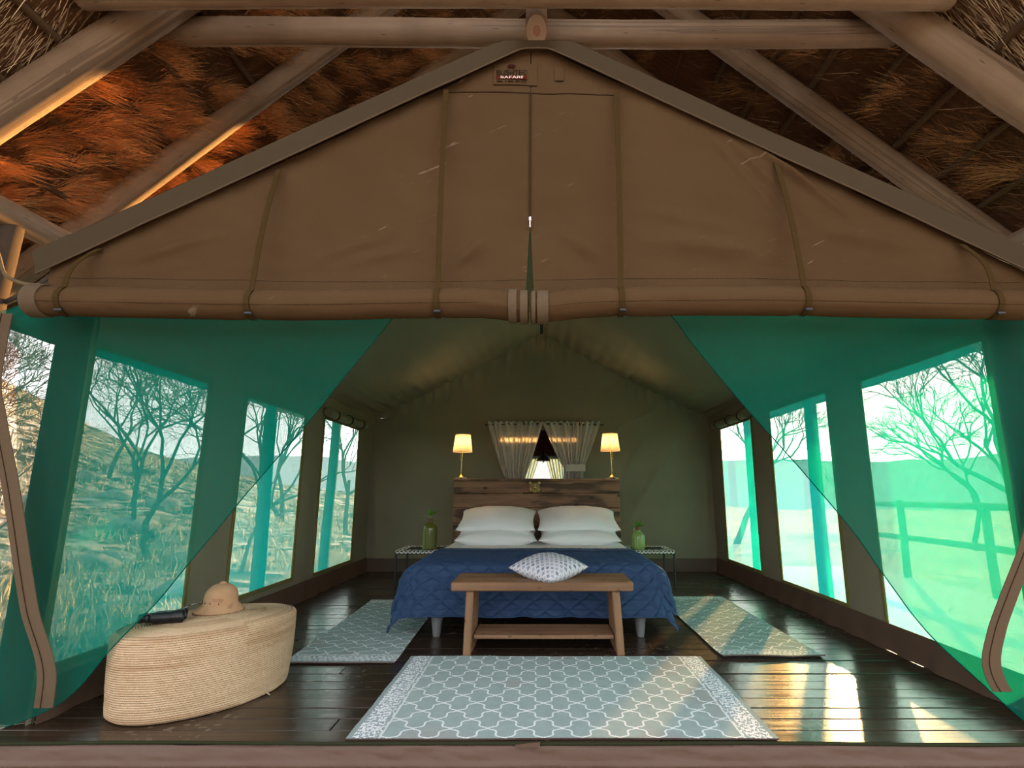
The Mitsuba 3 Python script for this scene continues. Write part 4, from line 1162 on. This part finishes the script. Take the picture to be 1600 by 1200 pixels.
put(k + '__body', lathe([(0, vz), (0.052, vz), (0.060, vz + 0.012), (0.066, vz + 0.05), (0.067, vz + 0.11), (0.063, vz + 0.142), (0.050, vz + 0.158), (0.032, vz + 0.166), (0.026, vz + 0.176), (0.027, vz + 0.19), (0.02, vz + 0.19), (0.02, vz + 0.175), (0.045, vz + 0.15), (0.058, vz + 0.12), (0.056, vz + 0.02), (0, vz + 0.012)], 96, (vx, vy, 0), ribs=16, rib=0.03), 'pale_green_glass', 30)
put(k + '__stopper', lathe([(0, vz + 0.178), (0.017, vz + 0.178), (0.020, vz + 0.215), (0.016, vz + 0.225), (0, vz + 0.226)], 20, (vx, vy, 0)), 'cork', 40, label='dark cork')
tag('leafy_cutting_001', 'bright green leafy cutting growing from the short ribbed vase', 'plant')
put('leafy_cutting_001__stem', tube(spline([(vx, vy, vz + 0.22), (vx + 0.004, vy, vz + 0.25), (vx + 0.012, vy, vz + 0.265)], 8), 0.004, 6)[:2], 'leaf_pale', True)
for d, L, w, p in (((0.8, -0.3, 0.5), 0.075, 0.04, (0.004, 0, 0.225)), ((-0.7, -0.4, 0.55), 0.075, 0.04, (-0.002, 0, 0.225)), ((0.2, -0.7, 0.6), 0.07, 0.04, (0.004, 0, 0.23)), ((0.45, 0.2, 0.9), 0.065, 0.035, (0.01, 0, 0.235)), ((-0.3, 0.2, 0.9), 0.065, 0.035, (0, 0, 0.235)), ((-0.9, -0.2, 0.0), 0.06, 0.035, (-0.01, 0, 0.23)), ((0.7, -0.5, 0.1), 0.05, 0.03, (0.01, 0, 0.23))):
    put('leafy_cutting_001__leaf', leaf((vx + p[0], vy + p[1], vz + p[2]), d, L, w), 'leaf_green', True)
put('leafy_cutting_001__leaf', leaf((vx - 0.03, vy - 0.01, vz + 0.215), (-0.5, -0.4, -0.7), 0.045, 0.03), 'leaf_pale', True, label='pale drooping leaf')

# ---------------------------------------------------------------- bench and cushion
k = name('bench')
tag(k, 'low reclaimed-wood bench with a lower shelf at the foot of the bed', 'bench')


def plank(key, c, s, ch, along, rot=None, seed=0.0, wob=0.003, label=None):
    m = box((0, 0, 0), s, ch).subdivide_to_size(0.08)
    v = np.array(m.vertices)
    v = v + wob * (np.stack([meshkit.fbm(v * 5 + i * 7 + seed, 3, i) for i in range(3)], -1) - 0.5)
    o = [i for i in range(3) if i != along]
    uv = np.stack([v[:, along] + seed * 1.7, v[:, o[0]] + v[:, o[1]]], 1)
    if rot is not None:
        v = place(v, rot)
    put(key, (v + np.array(c), m.faces), 'bench_wood', False, uv=uv, label=label)


plank(k + '__seat', (0.005, 3.565, 0.391), (1.085, 0.37, 0.052), 0.006, 0, seed=1.0)
plank(k + '__leg_panel', (-0.432, 3.565, 0.183), (0.046, 0.33, 0.362), 0.005, 2, R((0, 1, 0), 1.5), seed=2.0)
plank(k + '__leg_panel', (0.455, 3.565, 0.183), (0.046, 0.33, 0.362), 0.005, 2, R((0, 1, 0), -3.5), seed=3.0)
plank(k + '__shelf', (0.014, 3.575, 0.098), (0.835, 0.27, 0.024), 0.004, 0, seed=4.0)
v, f, uv = pillow(0.36, 0.36, 0.15, 12, 0.05)
M = trimesh.transformations.translation_matrix((0.045, 3.565, 0.478)) @ R((1, 0, 0), 10) @ R((0, 0, 1), 47)
put('cushion', (place(v, M), f), 'cushion_print', True, uv=uv, label='small cushion with a grey and white diamond print lying on the bench', cat='cushion')

# ---------------------------------------------------------------- rugs
def rug(x0, x1, y0, y1, along, key, label, z=0.006, skew=0.0, seed=0, curl=None):
    L = (x1 - x0) if along == 'x' else (y1 - y0)
    nx, ny = int((x1 - x0) / 0.02), int((y1 - y0) / 0.02)
    def fn(U, V):
        x = x0 + (x1 - x0) * U + 0.012 * (nfbm(V * 5, U * 2, 0, seed) - 0.5) + skew * (V - 0.5)
        y = y0 + (y1 - y0) * V + 0.010 * (nfbm(U * 5, V * 2, 0, seed + 1) - 0.5)
        h = z + 0.005 * nfbm(x * 3, y * 3, 0, seed + 2)
        if curl:
            h = h + curl(U, V)
        return x, y, h
    P, q, uv = grid(fn, np.linspace(0, 1, nx), np.linspace(0, 1, ny))
    if along == 'x':
        w = np.stack([uv[:, 0] * 1.7, uv[:, 1] * (y1 - y0)], 1)
    else:
        w = np.stack([uv[:, 1] * 1.7, uv[:, 0] * (x1 - x0)], 1)
    put(key, (P, tri(q)), 'rug_weave', True, uv=w, label=label, cat='rug')
    G = P.reshape(nx, ny, 3)
    ring = np.vstack([G[:, 0], G[-1, 1:], G[-2::-1, -1], G[0, -2:0:-1]])
    low = ring.copy()
    low[:, 2] = np.maximum(low[:, 2] - 0.006, 0.0005)
    n = len(ring)
    i = np.arange(n)
    qq = np.stack([i, i + n, (i + 1) % n + n, (i + 1) % n], 1)
    put(key + '__edge', (np.vstack([ring, low]), tri(qq)), 'rug_back', label='dark bound edge')


rug(-0.757, 0.923, 2.325, 3.385, 'x', 'rug', 'large grey-blue trellis rug in front of the bench', seed=3)
rug(-1.47, -0.85, 3.272, 5.06, 'y', 'rug_001', 'grey-blue trellis runner rug on the floor left of the bed', seed=7, skew=-0.05)
rug(1.05, 1.64, 3.37, 5.20, 'y', 'rug_002', 'grey-blue trellis runner rug on the floor right of the bed, partly sunlit', seed=12, curl=lambda U, V: 0.012 * np.clip(1 - V / 0.05, 0, 1) * (0.3 + 0.7 * np.abs(np.sin(U * 4 + 0.5))))

# ---------------------------------------------------------------- woven ottoman, helmet, binoculars
k = name('ottoman')
tag(k, 'large oval woven straw ottoman at the front left of the tent', 'ottoman')
OX, OY, OA, OB, OR, OH = -1.598, 2.80, 0.288, 0.400, math.radians(-30), 0.345


def oval(r, th):
    x, y = OA * r * np.cos(th), OB * r * np.sin(th)
    return OX + x * math.cos(OR) - y * math.sin(OR), OY + x * math.sin(OR) + y * math.cos(OR)


ROWS, SEG = 38, 320
prof = []
for i in range(ROWS * 6 + 1):
    t = i / (ROWS * 6)
    z = OH * t
    r = 0.965 + 0.05 * math.sin(t * math.pi * 0.62) - 0.05 * max(0, (t - 0.93) / 0.07) ** 2 - 0.05 * max(0, (0.05 - t) / 0.05) ** 2
    prof.append((r + 0.0065 * abs(math.sin(math.pi * i / 6)), z, i / 6))
th = np.arange(SEG + 1) * 2 * math.pi / SEG
pr = np.array(prof)
nz = nfbm(np.cos(th)[:, None] * 2.5, np.sin(th)[:, None] * 2.5, pr[None, :, 1] * 6, 5)
Rr = pr[None, :, 0] * (1 + 0.022 * (nz - 0.5)) * (1 + 0.0025 * np.sin(th[:, None] * 160 + pr[None, :, 2] * math.pi))
X, Y = oval(Rr, th[:, None])
Z = np.broadcast_to(pr[None, :, 1], X.shape) + 0.006 * (nfbm(np.cos(th)[:, None] * 3, np.sin(th)[:, None] * 3, pr[None, :, 1] * 3, 6) - 0.5)
m_ = len(pr)
i, j = np.meshgrid(np.arange(SEG), np.arange(m_ - 1), indexing='ij')
q = np.stack([i * m_ + j, (i + 1) * m_ + j, (i + 1) * m_ + j + 1, i * m_ + j + 1], -1).reshape(-1, 4)
arc = th * (OA + OB) / 2 / 0.0125
put(k + '__side', (np.stack([X, Y, np.maximum(Z, 0.001)], -1).reshape(-1, 3), tri(q)), 'wicker', True, uv=np.stack([np.broadcast_to(arc[:, None], X.shape), np.broadcast_to(pr[None, :, 2], X.shape)], -1).reshape(-1, 2), label='coiled straw side')
rt = np.linspace(0, 1, 34 * 5 + 1)
rr_ = rt * prof[-1][0]
ztop = OH + 0.012 * (1 - rt ** 2) + 0.004 * np.abs(np.sin(math.pi * rt * 34)) - 0.006 * rt ** 8
X, Y = oval(rr_[None, :] * (1 + 0.022 * (nz[:, -1:] - 0.5)), th[:, None])
Zt = ztop[None, :] + 0.010 * (nfbm(X * 4, Y * 4, 0, 9) - 0.5) * np.clip((1 - rt[None, :]) * 8, 0, 1) + rt[None, :] ** 8 * (Z[:, -1:] - OH)
m_ = len(rt)
i, j = np.meshgrid(np.arange(SEG), np.arange(m_ - 1), indexing='ij')
q = np.stack([i * m_ + j, (i + 1) * m_ + j, (i + 1) * m_ + j + 1, i * m_ + j + 1], -1).reshape(-1, 4)
put(k + '__top', (np.stack([X, Y, Zt], -1).reshape(-1, 3), tri(q)), 'wicker', True, uv=np.stack([arc[:, None] * np.maximum(rt[None, :], 0.15), np.broadcast_to(rt * 34, X.shape) + 60], -1).reshape(-1, 2), label='tightly woven straw lid')
for a in (-2.45, 0.35):
    put(k + '__loose_straw', tube([np.array([*oval(0.97, a), 0.02]), np.array([*oval(1.03, a + 0.02), 0.004])], 0.0025, 5)[:2], 'wicker', True)

k = name('pith_helmet')
tag(k, 'dusty tan pith helmet lying on top of the woven ottoman', 'helmet')
HX, HY, HZ = -1.612, 2.875, OH + 0.012
prof = [(0.128, 0.002), (0.140, -0.001), (0.143, 0.003), (0.132, 0.016), (0.117, 0.034), (0.106, 0.047), (0.101, 0.058), (0.099, 0.085), (0.094, 0.112), (0.083, 0.136), (0.064, 0.155), (0.038, 0.168), (0.012, 0.172), (0, 0.172)]
p2 = spline(np.array(prof), 60)
m = lathe(p2, 72)
v = np.array(m.vertices)
an = np.arctan2(v[:, 1], v[:, 0])
rad = np.hypot(v[:, 0], v[:, 1])
brim = np.clip((rad - 0.105) / 0.035, 0, 1)
v[:, 0] *= 1 + 0.0 * brim
v[:, 1] *= 1.12
v[:, 2] -= brim * 0.0
v[:, :2] *= 1 + (0.006 * np.exp(-((np.abs(((an / (math.pi / 3)) + 0.5) % 1 - 0.5)) / 0.03) ** 2) * np.clip((v[:, 2] - 0.05) / 0.03, 0, 1))[:, None]
v[:, 0] -= brim * 0.014 * (np.cos(an) < 0)
v[:, :2] *= (1 + 0.03 * (meshkit.fbm(v * 9, 3, 2) - 0.5))[:, None]
MH = trimesh.transformations.translation_matrix((HX, HY, HZ + 0.004)) @ R((0, 0, 1), -18) @ R((0, 1, 0), 1.5) @ np.diag([0.72, 0.72, 0.76, 1.0])
put(k + '__shell', (place(v, MH), m.faces), 'helmet_cloth', True)
put(k + '__button', (place(np.array(lathe([(0.022, 0.168), (0.024, 0.174), (0.019, 0.182), (0.008, 0.186), (0, 0.186)], 24).vertices), MH), lathe([(0.022, 0.168), (0.024, 0.174), (0.019, 0.182), (0.008, 0.186), (0, 0.186)], 24).faces), 'helmet_cloth', True, label='round button at the crown')
ring = v.reshape(72, 60, 3)[:, 4]
put(k + '__brim_edge', (lambda t: (place(t[0], MH), t[1]))(tube(np.vstack([ring, ring[:1]]), 0.0035, 6, False)), 'helmet_trim', True, label='darker bound brim edge')
for a in (-100, -75, -45, -130):
    t = math.radians(a)
    c = np.array([0.1005 * math.cos(t), 0.1125 * math.sin(t), 0.062 + 0.004 * math.sin(a)])
    put(k + '__vent_hole', (lambda b: (place(np.array(b.vertices), MH), b.faces))(blob(c, (0.004, 0.004, 0.004), 1)), 'label_red', True)

k = name('binoculars')
tag(k, 'black binoculars with a patterned neck strap lying on the ottoman beside the helmet', 'binoculars')
BM = trimesh.transformations.translation_matrix((-1.742, 2.645, OH + 0.037)) @ R((0, 0, 1), 22) @ R((0, 1, 0), 90)
bp = [(0, -0.085), (0.017, -0.085), (0.020, -0.082), (0.020, -0.070), (0.015, -0.068), (0.015, -0.060), (0.019, -0.056), (0.019, -0.045), (0.014, -0.042), (0.022, -0.034), (0.024, -0.02), (0.024, 0.02), (0.0235, 0.04), (0.026, 0.046), (0.028, 0.052), (0.029, 0.085), (0.0275, 0.088), (0.024, 0.086), (0.023, 0.078), (0, 0.078)]
for s, lb in ((-1, None), (1, None)):
    m = lathe(bp, 36, (0.004 * s, 0.035 * s, 0))
    put(k + '__barrel', (place(np.array(m.vertices), BM), m.faces), 'black_rubber', 35)
    for z in (0.044, -0.066):
        m = lathe([(0.0255 if z > 0 else 0.0165, z), (0.0275 if z > 0 else 0.0175, z + 0.001), (0.0275 if z > 0 else 0.0175, z + 0.004), (0.0255 if z > 0 else 0.0165, z + 0.005)], 36, (0.004 * s, 0.035 * s, 0))
        put(k + '__barrel__ring', (place(np.array(m.vertices), BM), m.faces), 'black_gloss', 35)
m = cat([lathe([(0, -0.045), (0.011, -0.045), (0.012, -0.02), (0.008, -0.018), (0.008, 0.03), (0, 0.03)], 24), box((0, 0, 0.012), (0.014, 0.05, 0.03), 0.004), box((0, 0, -0.03), (0.012, 0.05, 0.012), 0.003)])
put(k + '__hinge', (place(np.array(m.vertices), BM), m.faces), 'black_rubber', 40)
sp = spline([(-1.705, 2.70, OH + 0.035), (-1.70, 2.75, OH + 0.062), (-1.695, 2.83, OH + 0.060), (-1.72, 2.95, OH + 0.022)], 26)
put(k + '__neck_strap', ribbon(sp, (0.75, -0.55, 0.35), 0.030, 0.0015), 'strap_print', 60, label='black and white patterned strap')
sp = spline([(-1.80, 2.64, OH + 0.035), (-1.83, 2.67, OH + 0.045), (-1.82, 2.72, OH + 0.02), (-1.78, 2.76, OH + 0.020), (-1.74, 2.72, OH + 0.03)], 30)
put(k + '__cord', tube(sp, 0.0035, 6)[:2], 'black_rubber', True)
# ---------------------------------------------------------------- outside: slope, rocks, trees, railing
def ground_z(x, y):
    h = -0.45 + 0 * x
    h = h + 9.5 * np.exp(-(((x + 33) / 13.0) ** 2 + ((y - 17) / 13.0) ** 2))
    h = h + 2.6 * np.exp(-(((x + 30) / 12.0) ** 2 + ((y - 34) / 12.0) ** 2))
    h = h + 0.055 * np.clip(-x - 3.5, 0, 12)
    h = h - 0.05 * np.clip(x - 6, 0, 30)
    far = np.clip((np.hypot(x, y) - 6) / 10, 0, 1)
    h = h + (1.0 * (nfbm(x * 0.13, y * 0.13, 0, 201) - 0.5)) * far + 0.30 * (nfbm(x * 0.8, y * 0.8, 0, 202) - 0.5) * np.clip((np.abs(x) - 3.6) / 2, 0, 1)
    return h


gx = np.sort(np.unique(np.concatenate([np.linspace(-16, -3.3, 90), np.linspace(-60, -16, 70), np.linspace(-3.3, 5, 10), np.linspace(5, 70, 50)])))
gy = np.sort(np.unique(np.concatenate([np.linspace(-12, 2, 8), np.linspace(2, 20, 120), np.linspace(20, 90, 60)])))
P, q, uv = grid(lambda X, Y: (X, Y, ground_z(X, Y)), gx, gy)
put('ground', (P, tri(q)), 'hill_ground', True, label='dry grassy rocky ground rising to a hill on the left', kind='structure')
an = np.linspace(-0.35, math.pi + 0.35, 140)
P, q, uv = grid(lambda A, V: (150 * np.cos(A) * (1 + 0.1 * V), 150 * np.sin(A) * (1 + 0.1 * V), -6 + V * (12.0 + 7.0 * nfbm(A * 5, 0, 0, 77))), an, np.linspace(0, 1, 6))
put('far_hills', (P, tri(q)), 'far_hill', True, label='low hazy hills on the horizon', kind='structure')
# dry grass on the slope
r = np.random.default_rng(31)
n = 26000
gxx = -3.7 - 22 * r.random(n) ** 1.8
gyy = 2.2 + 24 * r.random(n) ** 1.3
keep = nfbm(gxx * 0.7, gyy * 0.7, 0, 210) > 0.44
gxx, gyy = gxx[keep], gyy[keep]
n = len(gxx)
root = np.stack([gxx, gyy, ground_z(gxx, gyy) - 0.01], 1)
hgt = r.uniform(0.10, 0.34, n)[:, None]
lean = r.normal(0, 0.35, (n, 3)) * [1, 1, 0]
sd = r.normal(0, 1, (n, 3)) * [1, 1, 0]
sd /= np.linalg.norm(sd, axis=1, keepdims=True)
w = (0.004 + 0.0006 * np.hypot(gxx, gyy))[:, None]
tip = root + hgt * (lean + [0, 0, 1])
mid = root + 0.5 * hgt * (0.6 * lean + [0, 0, 1.1])
V = np.stack([root - sd * w, root + sd * w, mid - sd * w * 0.8, mid + sd * w * 0.8, tip], 1).reshape(-1, 3)
i = np.arange(n)[:, None] * 5
F = np.concatenate([i + [0, 1, 3], i + [0, 3, 2], i + [2, 3, 4]], 0)
tone = r.random(n)[:, None]
C = np.repeat(np.array([0.28, 0.25, 0.16]) * (1 - tone) + np.array([0.66, 0.56, 0.38]) * tone, 5, 0)
put('dry_grass', (V, F), 'straw', False, color=C, label='dry yellow grass growing over the slope left of the tent', cat='grass', kind='stuff')
# boulders
r = np.random.default_rng(17)
for i in range(30):
    x = -4.6 - 15 * r.random() ** 1.2
    yy = 2.6 + 16 * r.random()
    s = r.uniform(0.10, 0.34) * (1 + 0.05 * abs(x))
    m = trimesh.creation.icosphere(subdivisions=3)
    v = np.array(m.vertices)
    v = v * (1 + 0.55 * (meshkit.fbm(v * 1.4, 4, i) - 0.5))[:, None] * np.array([1.25, 1.0, 0.62]) * s
    v = place(v, R((0, 0, 1), r.uniform(0, 360)))
    z = float(ground_z(np.array([x]), np.array([yy]))[0])
    put('boulder', (v + [x, yy, z + 0.12 * s], m.faces), 'rock_grey', 40, label='rough grey-brown boulder lying on the grassy slope left of the tent', cat='boulder', group='boulders on the left slope')


def bare_tree(x, y, h, r0, seed, depth=6, spread=0.55, key='bare_tree', mat_='bark', label='', group=None, lean=(0, 0), stems=1, sides=4):
    r = np.random.default_rng(seed)
    segs = []
    z = float(ground_z(np.array([x]), np.array([y]))[0]) - 0.1

    def grow(p, d, L, rad, dep):
        n = 4 if dep > 2 else 3
        pts = [p]
        dd = d
        for _ in range(n):
            dd = dd + r.normal(0, 0.16, 3) + np.array([0, 0, 0.04])
            dd = dd / np.linalg.norm(dd)
            pts.append(pts[-1] + dd * L / n)
        segs.append((np.array(pts), np.linspace(rad, rad * 0.62, n + 1)))
        if dep == 0:
            return
        kids = 2 + (r.random() < 0.55) + (dep <= 2)
        for _ in range(kids):
            a = r.normal(0, 1, 3)
            a -= dd * (a @ dd)
            a /= np.linalg.norm(a)
            s = spread * r.uniform(0.7, 1.4)
            nd = dd * math.cos(s) + a * math.sin(s) + np.array([0, 0, 0.10])
            at = pts[-1] if r.random() < 0.6 else pts[-2]
            grow(at, nd / np.linalg.norm(nd), L * r.uniform(0.62, 0.86), rad * r.uniform(0.5, 0.68), dep - 1)
    for _ in range(stems):
        d = np.array([lean[0] + r.normal(0, 0.12), lean[1] + r.normal(0, 0.12), 1.0])
        grow(np.array([x, y, z]), d / np.linalg.norm(d), h * 0.30, r0, depth)
    off, VV, FF = 0, [], []
    for p, rad in segs:
        v, f, _ = tube(p, np.maximum(rad, 0.0045), sides, False)
        VV.append(v), FF.append(f + off)
        off += len(v)
    put(key, (np.vstack(VV), np.vstack(FF)), mat_, True, label=label, cat='tree', group=group)


LT = [(-6.6, 6.3, 4.6, 0.07), (-8.6, 8.8, 5.2, 0.09), (-7.2, 10.4, 5.5, 0.10), (-10.8, 9.6, 5.5, 0.09), (-6.2, 12.5, 5.5, 0.09), (-9.8, 13.2, 6.0, 0.10), (-13.0, 12.4, 5.0, 0.10), (-12.2, 16.5, 5.5, 0.11), (-5.6, 16.0, 5.5, 0.10), (-8.4, 18.0, 6.0, 0.11), (-15.0, 19.0, 6, 0.12), (-4.9, 9.2, 4.4, 0.05)]
ORD = ('first', 'second', 'third', 'fourth', 'fifth', 'sixth', 'seventh', 'eighth', 'ninth', 'tenth', 'eleventh', 'twelfth')
rank = lambda L: np.argsort(np.argsort([x / y for x, y, *_ in L]))
for i, (x, yy, h, r0) in enumerate(LT):
    bare_tree(x, yy, h, r0 * 0.72, 300 + i, depth=6 if i < 9 else 5, label=f'leafless twiggy tree outside the left windows, its trunk {ORD[rank(LT)[i]]} from the left', group='bare trees on the left slope', stems=2 if i % 3 == 0 else 1)
bare_tree(-4.75, 4.15, 2.9, 0.035, 340, depth=2, spread=0.35, mat_='pale_bark', label='slim pale leaning sapling just outside the left window nearest the opening', lean=(0.22, 0.25))
RT = [(6.2, 7.2, 5.6, 0.11), (8.8, 9.5, 6.2, 0.13), (5.0, 14.5, 5.6, 0.12), (11.5, 12.5, 6.5, 0.14), (13.5, 17.5, 6.5, 0.14)]
for i, (x, yy, h, r0) in enumerate(RT):
    bare_tree(x, yy, h, r0 * 0.75, 360 + i, depth=6 if i < 3 else 5, label=f'leafless tree in bright haze outside the right windows, its trunk {ORD[rank(RT)[i]]} from the left', group='bare trees on the right', lean=(0.2, 0))
# walkway with a railing on the right
put('walkway', box((4.1, 5.2, -0.27), (2.2, 7.6, 0.04)), 'bark', label='pale timber walkway along the right side of the tent', kind='structure')
for i in range(60):
    put('walkway__board', box((4.1, 1.5 + 0.125 * i, -0.235), (2.2, 0.118, 0.03), 0.003), 'white_timber')
k = name('railing')
tag(k, 'timber walkway railing of posts and long rails, outside the windows on the right', 'railing')
for yy in (3.3, 4.85, 6.35, 7.85, 9.0):
    v, f, uv = pole((5.08, yy, -0.30), (5.08, yy, 0.82), 0.05, 0.046, 0.006, yy)
    put(k + '__post', (v, f), 'pole_wood', True, uv=uv)
for z in (0.78, 0.32):
    v, f, uv = pole((5.08, 1.8, z), (5.08, 9.2, z - 0.02), 0.042, 0.04, 0.012, z * 9)
    put(k + '__rail', (v, f), 'pole_wood', True, uv=uv)
